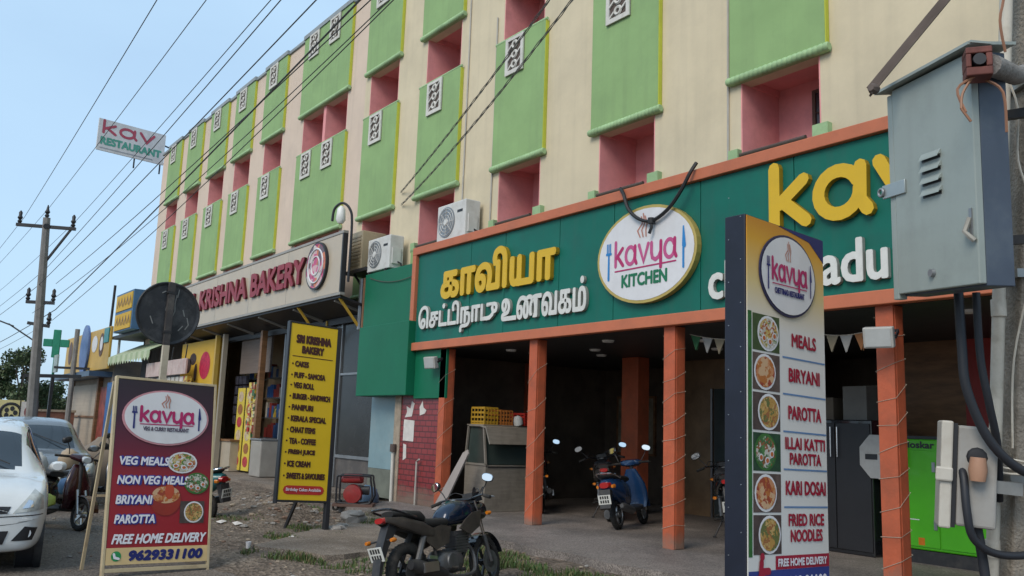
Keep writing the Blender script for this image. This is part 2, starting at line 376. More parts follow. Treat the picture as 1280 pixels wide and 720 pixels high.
# ---------------------------------------------------------------- the apartment building
F, WY = 9.2, 9.285
cream = mat('cream_wall', (.64, .55, .385), .85, var=.07, scale=.8, bump=.14, streak=.10, stain=((.47, .405, .29), .55, .45))
blush = mat('blush_wall', (.65, .52, .415), .85, var=.06, scale=.8, bump=.12, streak=.10, stain=((.44, .35, .30), .3, .6))
pink = mat('pink_recess', (.78, .325, .325), .8, var=.12, scale=1.5, stain=((.42, .16, .16), .45, 1.4))
green = mat('green_balcony', (.262, .405, .168), .75, var=.08, scale=1.2, streak=.16, bump=.08, stain=((.21, .32, .145), .6, .9))
lime = mat('lime_side', (.50, .54, .06), .7, var=.1)
ledge_m = mat('pale_green_ledge', (.34, .50, .26), .7, var=.18, scale=6, stain=((.12, .18, .09), .6, 3))
white_jali = mat('white_jali', (.62, .60, .55), .7, var=.1, stain=((.3, .28, .24), .5, 5))
darkback = mat('dark_backing', (.10, .075, .065), .8)
win_dark = glass_mat('dark_window', (.05, .035, .04), .25)
wood_frame = mat('window_frame', (.12, .07, .05), .6, var=.2)
coping_m = mat('grey_coping', (.30, .34, .36), .8, stain=((.1, .1, .1), .6, 3))
BL = (-37.3, 9.35, 0)
bld = thing('apartment_building', 'long three storey cream apartment building with green balconies and pink recesses', 'building', BL)
cols_ = [(-7.52, -6.02), (-10.39, -8.88), (-13.19, -11.67), (-16.08, -14.45), (-18.75, -17.08), (-22.79, -19.75), (-25.72, -24.05), (-28.37, -26.66), (-30.94, -29.15), (-33.6, -31.85), (-36.2, -34.5)]
ROWS = [(3.25, 5.33), (6.42, 9.0), (10.07, 12.5)]
IN = .13
xs = sorted([(l + IN, r - IN) for l, r in cols_])
def wall_part(m, xa, xb, zb=3.12):
    b = W(BL); last = xa
    for l, r in xs + [(xb, xb)]:
        if l <= xa - .01 and r < xa: continue
        if l > xb: l = r = xb
        if l > last: b.box(last, l, WY, WY + .2, zb, 12.45, m)
        if r > l:
            for z0, z1 in ROWS: b.box(l, r, WY + .004, WY + .2, max(z0, zb), min(z1, 12.45), m)
        last = r
        if l == xb: break
    return b
SPL = -18.9
wall_part(blush, -37.3, SPL, 4.45).build('wall', bld)
wall_part(cream, SPL, -16.7, 4.45).build('wall', bld)
b = wall_part(cream, -16.7, 4.0); b.box(3.8, 4.0, WY + .2, 19, 3.12, 12.45, cream); b.build('wall', bld)
b = W(BL); b.box(-37.3, -37.1, WY + .2, 19, 0, 12.45, blush); b.box(-37.1, 3.8, 18.8, 19, 0, 12.45, blush); b.build('wall', bld)
b = W(BL); b.box(-37.42, 4.1, WY - .05, 19.1, 12.452, 12.56, coping_m); b.build('roof', bld, bevel=.02)
def roll(b, x0, x1, y, z, r, m, pitch=.075):
    """Scalloped moulding: a row of beads along x."""
    n = max(3, int((x1 - x0) / pitch)); prof = []
    for i in range(n):
        a = x0 + (x1 - x0) * i / n; w = (x1 - x0) / n
        prof += [(r * .84, a), (r, a + w * .3), (r, a + w * .7), (r * .84, a + w)]
    b.lathe(prof, m, (0, y, z), 'x', 10)
for ci, (l, r) in enumerate(cols_):
    wide = r - l > 2.5
    for ri, (z0, z1) in enumerate(ROWS):
        if ri == 0 and l < -16.9: z0 = 4.5
        b = W(BL); b.box(l, r, F, WY + .002, z0 + .06, z1 - .05, green); bo = b.build('balcony', bld, bevel=.008)
        b = W(BL); b.box(r + .001, r + .014, F + .008, WY - .006, z0 + .07, z1 - .06, lime); b.build('side_panel', bo)
        b = W(BL); roll(b, l - .05, r + .05, F + .02, z0 + .05, .062, ledge_m); b.box(l - .03, r + .03, F + .03, WY + .001, z0 + .0, z0 + .058, ledge_m); b.build('ledge', bo, angle=60)
        b = W(BL)
        if ri < 2: roll(b, l - .03, r + .03, F + .025, z1 - .03, .032, ledge_m)
        else: b.box(l - .04, r + .04, F - .03, WY, z1 - .05, z1 + .07, coping_m)
        b.build('coping', bo, angle=60)
        if ri == 0: continue
        wv = (r - l) * .36 if not wide else .62
        for vx in ([l + (r - l) * .24] if not wide else [l + .42, l + 1.75]):
            b = W(BL); y = F - .012; zt, zbm = z1 - .07, z1 - .80
            b.box(vx, vx + wv, y, F - .001, zbm, zt, darkback)
            y0 = y - .03
            for a0, a1, c0, c1 in ((vx, vx + .075, zbm, zt), (vx + wv - .075, vx + wv, zbm, zt), (vx + .075, vx + wv - .075, zt - .06, zt), (vx + .075, vx + wv - .075, zbm, zbm + .08)): b.box(a0, a1, y0, y - .001, c0, c1, white_jali)
            cxv = vx + wv / 2; hz = (zt - zbm - .14) / 3
            for k in range(3):
                zc = zbm + .08 + hz * (k + .5)
                b.torus(min(hz, wv * .5) * .33, .028, white_jali, (cxv, y - .012, zc), 'y', 12, 5)
                b.bar((vx + .07, y - .012, zc - hz * .45), (vx + wv * .34, y - .012, zc), .03, .035, white_jali, (0, 1, 0)); b.bar((vx + wv - .07, y - .012, zc + hz * .45), (vx + wv * .66, y - .012, zc), .03, .035, white_jali, (0, 1, 0))
            b.build('vent_block', bo)
    for ri, (zo0, zo1) in enumerate(((5.33, 6.42), (9.0, 10.07))):
        a0, a1, y0, y1, zb, zt = l + IN, r - IN, WY + .001, 10.12, zo0 - .95, zo1 + .12
        b = W(BL); t = .02
        b.box(a0 - .001, a0 + t, y0, y1, zo0, zo1, pink); b.box(a1 - t, a1 + .001, y0, y1, zo0, zo1, pink)
        b.box(a0 + t, a1 - t, y1 - t, y1, zb, zt, pink); b.box(a0 + t, a1 - t, WY + .205, y1 - t, zt - t, zt, pink); b.box(a0 + t, a1 - t, WY + .205, y1 - t, zb, zb + t, pink)
        b.box(a0 + t, a0 + 2 * t, WY + .205, y1 - t, zb + t, zo0, pink); b.box(a0 + t, a0 + 2 * t, WY + .205, y1 - t, zo1, zt - t, pink)
        if wide: b.box((a0 + a1) / 2 - .08, (a0 + a1) / 2 + .08, y0 + .01, y1 - t, zb + t, zt - t, pink)
        rec = b.build('recess', bld)
        for wx0, wx1 in ([(a0 + (a1 - a0) * .52, a1 - .06)] if not wide else [(a0 + .75, a0 + 1.28), (a1 - .62, a1 - .08)]):
            b = W(BL); b.box(wx0, wx1, y1 - t - .03, y1 - t - .001, zb + .2, zo1 - .12, win_dark)
            for xa, xb, za, zc in ((wx0 - .05, wx0 - .001, zb + .15, zo1 - .07), (wx1 + .001, min(wx1 + .05, a1 - t), zb + .15, zo1 - .07), (wx0, wx1, zo1 - .119, zo1 - .07), ((wx0 + wx1) / 2 - .015, (wx0 + wx1) / 2 + .015, zb + .2, zo1 - .121)): b.box(xa, xb, y1 - t - .05, y1 - t - .001, za, zc, wood_frame)
            for k in range(1, 6): b.tube([(wx0, y1 - t - .06, zb + .2 + (zo1 - zb - .32) * k / 6), (wx1, y1 - t - .06, zb + .2 + (zo1 - zb - .32) * k / 6)], .008, wood_frame, 5)
            wo = b.build('window', rec)
        if ri == 0:
            b = W(BL); b.tube([(a0 - .05, WY - .04, zo0 + .06), (a1 - .2, WY - .04, zo0 + .06)], .028, darkback); b.box(l - .02, l + .14, F - .01, WY, zo0 - .02, zo0 + .14, ledge_m); b.box(r - .2, r + .02, F - .01, WY, zo0 - .02, zo0 + .16, ledge_m)
            b.build('railing', rec)
pipe_m = mat('grey_pipe', (.42, .40, .36), .6, var=.15)
for x, za, zb in ((-7.60, 5.3, 12.4), (-13.27, 5.3, 9.6), (-14.38 + .12, 5.9, 12.4)):
    b = W(BL); b.tube([(x, WY - .02, za), (x + .015, WY - .02, (za + zb) / 2), (x, WY - .02, zb)], .016, pipe_m, 6); b.build('conduit', bld)
b = W(BL)
b.tube([(-4.62, WY - .02, 6.8), (-4.6, WY - .02, 7.05), (-4.05, WY - .02, 7.0), (-3.9, WY - .02, 6.85)], .012, darkback, 6); b.tube([(-4.6, WY - .02, 7.0), (-4.55, WY - .02, 7.5)], .012, darkback, 6); b.build('loose_wire', bld)

# ---------------------------------------------------------------- restaurant: portico, ceiling, rooms behind
RL = (-15.4, 8.8, .15)
rest = thing('restaurant_verandah', 'open restaurant verandah with orange pillars and dark rooms under the big green sign', 'restaurant', RL)
orange = mat('orange_paint', (.47, .105, .045), .55, var=.14, scale=3, stain=((.22, .075, .04), .6, 2.5), splash=((.20, .15, .115), .30), bump=.12)
orange_trim = mat('orange_trim', (.52, .155, .075), .55, var=.08, scale=2, stain=((.33, .12, .07), .4, 3))
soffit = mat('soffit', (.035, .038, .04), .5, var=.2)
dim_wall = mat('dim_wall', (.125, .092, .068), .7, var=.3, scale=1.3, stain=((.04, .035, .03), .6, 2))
wood_dark = mat('dark_wood', (.20, .10, .045), .5, var=.35, scale=2, sc3=(1, 1, 5))
red_wall = mat('red_wall', (.35, .035, .03), .5, var=.15)
tan_wall = mat('tan_wall', (.33, .20, .10), .6, var=.2)
PX = (-13.83, -11.13, -8.17, -5.08, -2.1)
for x in PX:
    b = W(RL); b.box(x - .10, x + .10, 8.73, 8.93, .15, 3.06, orange); b.box(x + .1005, x + .108, 8.76, 8.90, .16, 3.05, orange)
    b.build('pillar', rest, bevel=.012)
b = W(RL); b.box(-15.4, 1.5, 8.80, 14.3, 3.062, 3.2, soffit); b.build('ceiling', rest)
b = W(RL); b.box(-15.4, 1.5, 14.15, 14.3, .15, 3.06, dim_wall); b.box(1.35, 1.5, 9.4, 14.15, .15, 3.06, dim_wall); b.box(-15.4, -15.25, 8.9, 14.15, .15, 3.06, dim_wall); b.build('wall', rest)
b = W(RL); b.box(-15.0, -1.4, 8.76, 9.34, 3.21, 5.02, soffit); b.build('canopy', rest)
for x, y in ((-12.1, 12.0), (-8.6, 12.1), (-15.1, 11.9)):
    b = W(RL); b.box(x - .22, x + .22, y - .15, y + .15, .15, 3.06, orange); b.build('inner_pillar', rest, bevel=.01)
b = W(RL); b.box(-11.8, -8.9, 13.0, 13.1, .15, 3.06, mat('brown_partition', (.20, .125, .07), .5, var=.3, scale=2)); b.build('partition', rest)
for x, w_, zl, zh, c in ((-14.2, 1.1, 1.2, 2.4, (.26, .22, .16)), (-12.9, .8, 1.0, 2.5, (.16, .20, .18)), (-8.3, .9, .9, 2.3, (.28, .20, .12)), (-4.2, 1.0, 1.1, 2.3, (.22, .18, .14))):
    b = W(RL); b.box(x - w_ / 2, x + w_ / 2, 14.10, 14.148, zl, zh, mat('wall_board_%d' % int(-x * 10), c, .35, var=.45, scale=4)); wb = b.build('wall_board', rest); b = W(RL)
    for xa, xb, za, zc in ((x - w_ / 2 - .05, x - w_ / 2, zl - .05, zh + .05), (x + w_ / 2, x + w_ / 2 + .05, zl - .05, zh + .05), (x - w_ / 2, x + w_ / 2, zh, zh + .05), (x - w_ / 2, x + w_ / 2, zl - .05, zl)): b.box(xa, xb, 14.09, 14.147, za, zc, wood_dark)
    b.build('frame', wb)

b = W(RL); b.box(-6.9, -5.95, 12.2, 12.28, 1.2, 3.06, wood_dark); b.box(-7.2, -6.9, 12.18, 12.3, .15, 3.06, dim_wall); b.box(-5.95, -4.3, 12.2, 12.3, .15, 3.06, red_wall); b.box(-6.9, -5.95, 12.2, 12.3, .15, 1.2, dim_wall); b.build('back_panel', rest)
steel_door = mat('door_frame_steel', (.35, .36, .37), .35, .8)
b = W(RL); b.box(-11.0, -10.25, 12.97, 12.998, .15, 2.5, mat('smoked_glass', (.05, .06, .06), .1)); d = b.build('door', rest)
b = W(RL)
for x in (-11.04, -10.62, -10.24): b.box(x - .02, x + .02, 12.94, 12.969, .15, 2.5, steel_door)
b.build('frame', d)
b = W(RL); b.box(-7.9, -7.2, 12.9, 12.96, 1.3, 2.5, mat('poster_dim', (.25, .22, .18), .5, var=.5, scale=5)); b.build('wall_poster', rest)
b = W(RL); b.box(-9.9, -9.2, 12.94, 12.996, 1.55, 2.35, mat('picture_blue', (.16, .22, .28), .2, var=.4, scale=4)); b.build('wall_poster', rest)
lamp_m = mat('lamp_disc', (.75, .75, .72), .4)
for x, y in ((-12.9, 9.6), (-11.5, 10.4), (-10.2, 9.5), (-8.9, 10.3), (-7.3, 9.5), (-6.2, 10.6), (-12.2, 11.2), (-9.6, 11.4), (-4.6, 9.6)):
    b = W(RL); b.lathe([(.0, 3.03), (.085, 3.03), (.10, 3.061)], lamp_m, (x, y, 0), 'z', 16); b.build('ceiling_lamp', rest)
tiles = brick_mat('red_wall_tiles', (.22, .028, .032), (.27, .04, .04), (.10, .02, .02), .21, .105, .012, .35, dirt=((.20, .155, .12), .55), offset=.5)
b = W(RL); b.box(-15.4, -13.95, 8.80, 8.93, 0.0, 2.2, tiles); tw = b.build('tile_wall', rest)
plaster = mat('bare_plaster', (.36, .29, .22), .9, var=.25, scale=4, bump=.5, stain=((.16, .13, .10), .7, 5))
b = W(RL); b.box(-15.64, -15.401, 8.78, 8.95, 0.0, 2.2, plaster); b.build('wall_end', rest)
b = W(RL); b.tube([(-14.62, 8.74, .12), (-14.62, 8.74, .95), (-14.5, 8.72, 1.0)], .018, pipe_m, 6); b.build('water_pipe', rest)
b = W(RL); b.tube([(-15.5, 8.72, .1), (-15.52, 8.72, 1.1)], .03, mat('pvc', (.62, .60, .54), .5, stain=((.3, .27, .22), .5, 6)), 8); b.lathe([(.06, 1.1), (.06, 1.25)], darkback, (-15.52, 8.72, 0)); b.build('drain_pipe', rest)
paper = mat('torn_paper', (.62, .58, .54), .8, var=.15, scale=6)
def poster(pts, label):
    b = W((-15, 8.79, 1)); b.prism(pts, 8.793, 8.797, paper); o = b.build('paper_notice', None); o.location = (-15, 8.79, 1); return tag(o, label, 'notice')
poster([(-15.28, 1.33), (-14.88, 1.32), (-14.87, 1.72), (-15.27, 1.74)], 'square white paper notice pasted on the red tile wall')
poster([(-15.25, 1.78), (-14.98, 1.8), (-14.9, 2.05), (-15.0, 2.1), (-15.05, 1.95), (-15.2, 2.0), (-15.17, 1.88)], 'torn white paper scrap above the square notice on the red tiles')
poster([(-14.68, 1.82), (-14.5, 1.86), (-14.45, 1.92), (-14.56, 1.97), (-14.6, 2.1), (-14.7, 1.98)], 'small torn scrap of paper alone high on the red tiles')
poster([(-15.24, .95), (-15.12, 1.0), (-15.14, 1.25), (-15.25, 1.27)], 'narrow peeling paper strip below the square notice on red tiles')

# green cladding between the two signs
GL = (-16.0, 8.8, 2.2)
teal = mat('teal_cladding', (.006, .135, .098), .45, var=.10, scale=1.0, spec=.25, stain=((.02, .10, .08), .6, 1.2), streak=.12)
green_acp = mat('green_cladding', (.006, .135, .066), .45, var=.10, scale=1.2, spec=.25, stain=((.01, .12, .07), .5, 1.5))
gc = thing('cladding_box', 'dark green cladding boxes beside the left end of the big restaurant sign', 'cladding', GL)
b = W(GL); b.box(-17.15, -15.02, 8.72, 9.3, 3.66, 4.85, green_acp); b.build('upper_panel', gc, bevel=.01)
b = W(GL); b.box(-16.95, -14.86, 8.55, 9.25, 2.2, 3.655, green_acp); b.build('lower_panel', gc, bevel=.01)
b = W(GL); b.box(-14.855, -13.72, 8.73, 8.79, 2.14, 3.06, green_acp); b.build('recessed_panel', gc, bevel=.01)
b = W(GL); b.tube(sag((-16.9, 8.7, 4.75), (-14.9, 8.69, 4.6), .12), .008, darkback, 5); b.build('wire', gc)

# ---------------------------------------------------------------- the big green sign
SL = (-15, 8.75, 3.06)
sign = thing('restaurant_sign', 'huge green fascia sign in an orange frame with yellow and white raised letters', 'sign', SL)
xe = -1.45
seams = [-14.86, -13.0, -11.95, -10.5, -9.25, -7.6, -6.15, -4.7, -3.3, xe - .14]
b = W(SL)
for a, c in zip(seams, seams[1:]): b.box(a + .006, c - .006, 8.70, 8.745, 3.22, 4.96, teal)
b.box(-14.8, xe - .2, 8.7455, 8.758, 3.22, 4.96, darkback)
b.build('panel', sign, bevel=.004)
b = W(SL)
b.box(-15.0, xe, 8.63, 8.757, 4.965, 5.12, orange_trim); b.box(-15.0, xe, 8.63, 8.757, 3.06, 3.215, orange_trim)
b.box(-15.0, -14.865, 8.632, 8.757, 3.2155, 4.9645, orange_trim); b.box(xe - .135, xe, 8.632, 8.757, 3.2155, 4.9645, orange_trim)
b.build('frame', sign, bevel=.01)
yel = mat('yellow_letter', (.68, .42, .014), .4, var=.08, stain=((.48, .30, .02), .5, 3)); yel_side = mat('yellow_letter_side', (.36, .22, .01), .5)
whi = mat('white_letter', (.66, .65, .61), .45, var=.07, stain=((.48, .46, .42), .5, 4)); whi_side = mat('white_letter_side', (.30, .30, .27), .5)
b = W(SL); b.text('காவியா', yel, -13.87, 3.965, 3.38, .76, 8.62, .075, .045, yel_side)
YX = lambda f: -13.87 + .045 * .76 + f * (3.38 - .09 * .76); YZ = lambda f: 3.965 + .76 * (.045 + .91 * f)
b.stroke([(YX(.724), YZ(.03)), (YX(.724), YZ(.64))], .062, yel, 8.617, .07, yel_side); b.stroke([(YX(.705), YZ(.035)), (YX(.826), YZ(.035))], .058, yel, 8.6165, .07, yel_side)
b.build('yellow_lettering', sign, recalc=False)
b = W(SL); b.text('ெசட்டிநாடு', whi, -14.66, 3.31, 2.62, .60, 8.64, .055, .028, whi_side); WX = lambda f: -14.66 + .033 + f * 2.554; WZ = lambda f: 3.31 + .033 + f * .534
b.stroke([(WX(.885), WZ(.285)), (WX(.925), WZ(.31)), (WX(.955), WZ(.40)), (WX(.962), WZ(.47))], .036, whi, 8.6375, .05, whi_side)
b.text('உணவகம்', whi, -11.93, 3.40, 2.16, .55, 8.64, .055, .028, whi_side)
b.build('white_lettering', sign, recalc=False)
def word_kavya(b, x, z, xh, wd, m, r, y, depth=0, side=None, m2=None, letters='kavya', rise=0):
    """Rounded brush lettering: k, round a, v, u-shaped y, round a."""
    adv = dict(k=.92, a=1.12, v=1.0, y=1.05)
    tot = sum(adv[c] for c in letters); u = wd / tot; s = xh
    for c in letters:
        q = lambda px, pz: (x + px * u, z + pz * s + rise * (x + px * u))
        st = {'k': [[(.12, 0), (.12, 1.42)], [(.72, 1.0), (.2, .48)], [(.3, .55), (.76, 0)]],
              'a': [[(.47 + .38 * math.cos(t), .5 + .5 * math.sin(t)) for t in [k * math.pi / 10 + .4 for k in range(20)]], [(.87, 1.0), (.86, .25), (.98, .0)]],
              'v': [[(.08, 1.0), (.46, .02), (.84, 1.0)]],
              'y': [[(.1, 1.0), (.1, .45), (.18, .14), (.42, .02), (.68, .14), (.82, .4)], [(.85, 1.0), (.84, -.45)]]}[c]
        for i, p in enumerate(st): b.stroke([q(*t) for t in p], r, m2 if (m2 and i == 0) else m, y, depth, side)
        x += adv[c] * u
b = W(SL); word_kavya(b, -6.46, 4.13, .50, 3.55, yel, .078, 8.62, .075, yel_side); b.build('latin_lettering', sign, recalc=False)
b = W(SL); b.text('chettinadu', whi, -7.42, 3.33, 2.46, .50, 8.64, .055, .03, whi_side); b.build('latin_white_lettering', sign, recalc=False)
gold = mat('gold_rim', (.50, .36, .10), .35, .3); plate_w = mat('logo_white', (.68, .67, .68), .45, var=.05, stain=((.56, .54, .53), .5, 2))
magenta = mat('logo_magenta', (.42, .02, .12), .4); logo_green = mat('logo_green', (.01, .16, .07), .4); logo_blue = mat('logo_blue', (.02, .20, .50), .4); logo_navy = mat('logo_navy', (.02, .025, .16), .4); steam_m = mat('steam_tan', (.45, .20, .15), .5)
def logo(b, cx, cz, rx, rz, y, sub, subm, word=magenta, fork=logo_blue, rim=None, thick=.03, two=None, lw=.034, subw=1.0):
    rim = rim or gold
    b.disc(cx, cz, rx, rz, y, rim, 40, y + thick); b.disc(cx, cz, rx * .955, rz * .94, y - .004, plate_w, 40)
    yy = y - .008; s = rx
    word_kavya(b, cx - .62 * s, cz - .16 * rz, .36 * rz, 1.28 * s, word, lw * s, yy, m2=two)
    fx = cx - .74 * s
    b.stroke([(fx, cz - .42 * rz), (fx, cz + .1 * rz)], .022 * s, fork, yy, r2=.018 * s)
    for d in (-.035, 0, .035): b.stroke([(fx + d * s, cz + .12 * rz), (fx + d * s, cz + .34 * rz)], .011 * s, fork, yy)
    b.stroke([(fx - .045 * s, cz + .13 * rz), (fx + .045 * s, cz + .13 * rz)], .02 * s, fork, yy)
    kx = cx + .76 * s
    b.stroke([(kx, cz - .4 * rz), (kx, cz + .02 * rz)], .018 * s, fork, yy); b.stroke([(kx + .012 * s, cz + .02 * rz), (kx, cz + .4 * rz)], .036 * s, fork, yy, r2=.012 * s)
    for d in (-.06, .0, .06):
        b.stroke([(cx - .02 * s + d * s, cz + .36 * rz), (cx - .05 * s + d * 1.4 * s, cz + .5 * rz), (cx + .01 * s + d * .8 * s, cz + .64 * rz), (cx - .02 * s + d * .6 * s, cz + (.84 - abs(d)) * rz)], .012 * s, steam_m, yy)
    b.stroke([(cx - .6 * s, cz - .27 * rz), (cx + .62 * s, cz - .25 * rz)], .011 * s, word, yy)
    b.text(sub, subm, cx - .46 * s * subw, cz - (.64 if subw <= 1 else .5) * rz, .92 * s * subw, (.28 if subw <= 1 else .15) * rz, yy, 0, .05)
b = W(SL); logo(b, -8.53, 4.09, .96, .69, 8.60, 'KITCHEN', logo_green, thick=.09, lw=.028, two=mat('logo_pink', (.50, .08, .22), .4)); b.build('logo_disc', sign, recalc=False)

o = W((-8.36, 8.6, 5.1)); blk = mat('black_rubber', (.018, .018, .02), .55)
o.tube(smooth_path([(-9.05, 8.62, 5.14), (-8.92, 8.56, 5.02), (-8.80, 8.54, 4.78), (-8.6, 8.54, 4.60), (-8.34, 8.54, 4.52), (-8.05, 8.54, 4.62), (-7.82, 8.54, 4.82), (-7.66, 8.56, 5.06), (-7.6, 8.62, 5.2)]), .026, blk, 6)
o.tube([(-8.34, 8.53, 4.52), (-8.32, 8.52, 4.42), (-8.36, 8.52, 4.34)], .022, blk, 6); o.lathe([(.05, 4.48), (.05, 4.56)], blk, (-8.34, 8.54, 0))
o = o.build('hanging_cable'); o.location = (-8.36, 8.6, 5.1); tag(o, 'thick black cable drooping in a loop over the top of the white oval logo', 'cable')
def grad(name, stops, lo, hi, axis='Z', rough=.35):
    """A printed colour run along one axis of the board: stops = [(position, colour)]."""
    if name in MATS: return MATS[name]
    m = bpy.data.materials.new(name); m.use_nodes = True; MATS[name] = m
    n, l = m.node_tree.nodes, m.node_tree.links; b = n['Principled BSDF']; b.inputs['Roughness'].default_value = rough
    t = n.new('ShaderNodeTexCoord'); sx = n.new('ShaderNodeSeparateXYZ'); mr = n.new('ShaderNodeMapRange'); r = n.new('ShaderNodeValToRGB')
    mr.inputs['From Min'].default_value = lo; mr.inputs['From Max'].default_value = hi
    l.new(t.outputs['Object'], sx.inputs[0]); l.new(sx.outputs[axis], mr.inputs['Value']); l.new(mr.outputs[0], r.inputs[0]); l.new(r.outputs[0], b.inputs['Base Color'])
    e = r.color_ramp.elements
    while len(e) < len(stops): e.new(.5)
    for i, (p, c) in enumerate(stops): e[i].position = p; e[i].color = tuple(c) + (1,)
    return m
metal_dark = mat('dark_metal', (.035, .035, .038), .45, .3, var=.2)
metal_grey = mat('grey_metal', (.28, .29, .30), .4, .6, var=.15)
black_paint = mat('black_paint', (.022, .022, .025), .4)
# ---------------------------------------------------------------- bakery
KL = (-24, 9.3, .14)
bak = thing('bakery_shop', 'bakery shop with snack strips and dark glass under the cream fascia sign', 'bakery', KL)
b = W(KL); shop_in = mat('shop_inside', (.34, .25, .155), .7, var=.25, scale=1.5)
b.box(-30.9, -22.95, 10.6, 10.7, .14, 4.4, shop_in); b.box(-30.9, -30.8, 9.0, 10.6, .14, 4.4, shop_in); b.box(-22.95, -22.8, 9.35, 10.7, .14, 4.4, shop_in); b.box(-30.9, -17.3, 9.36, 12, 4.4, 4.5, metal_dark); b.box(-30.8, -17.4, 9.20, 9.27, 3.98, 4.13, metal_dark); b.box(-22.78, -17.3, 9.36, 9.4, .14, 4.38, metal_dark); b.box(-22.7, -17.3, 9.275, 9.283, 4.05, 4.4, metal_dark); b.build('inner_wall', bak)
b = W(KL)
b.prism([(8.36, 4.42), (9.3, 4.18), (9.3, 4.12), (8.36, 4.36)], -30.9, -17.6, metal_dark, 'x')
for x in (-29.2, -27.2, -25.0, -22.6, -20.3, -18.0): b.bar((x, 8.42, 4.34), (x, 9.28, 4.09), .06, .06, mat('canopy_rib', (.30, .28, .25), .6))
b.build('canopy', bak)
mural_y = mat('mural_yellow', (.62, .38, .03), .6, var=.12, scale=2, stain=((.35, .22, .05), .5, 2))
b = W(KL); b.box(-30.8, -26.95, 8.9, 9.0, .14, 4.1, mural_y); mu = b.build('mural_wall', bak)
b = W(KL); b.disc(-28.25, 3.30, .52, .44, 8.893, mat('mural_red', (.45, .02, .06), .6, var=.35, scale=9))
for dx, dz, a, c in ((-1.3, .25, .35, .2), (-1.75, .05, .3, .25), (-.95, -.2, .16, .3), (-.1, -.85, .33, .16), (.3, -1.0, .22, .12), (-1.5, -.55, .4, .14), (-1.2, -1.25, .5, .3), (-.2, -1.6, .4, .3)): b.disc(-28.2 + dx, 3.3 + dz, a, c, 8.894, mat('mural_black', (.05, .025, .02), .6, var=.4), 11)
b.build('mural_painting', mu, recalc=False)
b = W(KL); b.box(-26.88, -26.76, 8.72, 8.84, .14, 4.15, mat('yellow_post', (.50, .33, .06), .5, stain=((.3, .2, .1), .5, 3))); b.build('post', bak)
b = W(KL); b.box(-26.3, -26.17, 8.75, 8.88, .14, 4.15, mat('grey_post', (.30, .26, .20), .6, stain=((.18, .15, .12), .6, 3))); b.build('post', bak)
b = W(KL); b.box(-23.75, -23.6, 8.95, 9.1, .14, 4.1, wood_dark); b.build('post', bak)
b = W(KL); b.box(-26.15, -23.8, 9.3, 9.36, 2.98, 4.1, mat('shutter_brown', (.15, .115, .095), .6, var=.2, scale=3, sc3=(.3, 1, 8))); b.build('rolled_shutter', bak)
snack = cells('snack_packets', [(.5, .33, .04), (.45, .03, .03), (.55, .45, .25), (.25, .07, .03), (.6, .5, .1), (.05, .12, .05)], 9)
b = W(KL)
for x in (-25.85, -25.15): 
    b.box(x, x + .58, 9.20, 9.22, .2, 2.55, mat('strip_yellow', (.62, .47, .06), .5))
    for k in range(6): b.disc(x + .29, .45 + .37 * k, .2, .155, 9.195, mat('strip_food_%d' % (k % 3), [(.4, .04, .05), (.30, .12, .04), (.5, .38, .25)][k % 3], .5, var=.4, scale=12), 12)
b.build('snack_poster', bak, recalc=False)
b = W(KL); r2 = random.Random(3)
for x in (-24.45, -24.2, -23.98):
    for k in range(8): b.box(x - .1, x + .1, 9.05 + r2.uniform(-.03, .03), 9.12, 2.5 - .2 * k, 2.68 - .2 * k, snack)
b.build('hanging_packets', bak)
b = W(KL)
for x in (-26.9, -26.55, -26.25): 
    for k in range(5): b.box(x - .13, x + .13, 9.5, 9.6, 2.7 - .3 * k, 2.95 - .3 * k, mat('dark_packets', (.06, .06, .08), .3, var=.6, scale=8))
b.build('hanging_packets', bak)
for x, s in ((-25.6, 1), (-24.3, 2), (-28, 3)):
    b = W(KL); r3 = random.Random(s)
    for k in range(5):
        b.box(x - .6, x + .9, 10.2, 10.55, .5 + .6 * k, .53 + .6 * k, metal_grey)
        xx = x - .55
        while xx < x + .75:
            w_ = r3.uniform(.12, .25); h_ = r3.uniform(.2, .45); b.box(xx, xx + w_ - .02, 10.2, 10.4, .535 + .6 * k, .535 + .6 * k + h_, r3.choice([snack, mat('jar_red', (.3, .05, .04), .3), mat('jar_pale', (.5, .45, .38), .3), mat('jar_blue', (.05, .12, .3), .3)])); xx += w_
    b.build('stocked_shelf', bak)
glass_d = mat('shop_glass', (.028, .028, .028), .22, 0, .3, 2, spec=.3)
b = W(KL)
for xa, xb in zip((-22.75, -21.0, -19.3), (-21.05, -19.35, -17.35)): b.box(xa, xb, 9.32, 9.345, .9, 4.05, glass_d)
gw = b.build('glass_window', bak)
b = W(KL)
for x in (-22.78, -21.02, -19.32, -17.32): b.box(x - .035, x + .035, 9.28, 9.319, .16, 4.1, metal_grey)
b.box(-22.74, -17.36, 9.285, 9.318, 2.75, 2.80, metal_grey); b.box(-22.74, -17.36, 9.285, 9.318, .83, .9, metal_grey); b.build('frame', gw)
b = W(KL); b.box(-22.75, -17.35, 9.325, 9.36, .15, .83, mat('dark_skirting', (.09, .08, .075), .5, stain=((.2, .17, .14), .5, 3))); b.build('stall_riser', bak)
pale_blue = mat('pale_blue_sheet', (.20, .30, .33), .3, var=.15, scale=1.5, stain=((.3, .36, .36), .5, 2))
b = W(KL); b.box(-17.05, -16.02, 9.0, 9.04, .72, 2.2, pale_blue); b.box(-17.05, -16.02, 9.002, 9.042, .14, .715, mat('olive_sheet', (.15, .16, .13), .4, var=.3)); b.build('blue_side_panel', bak)
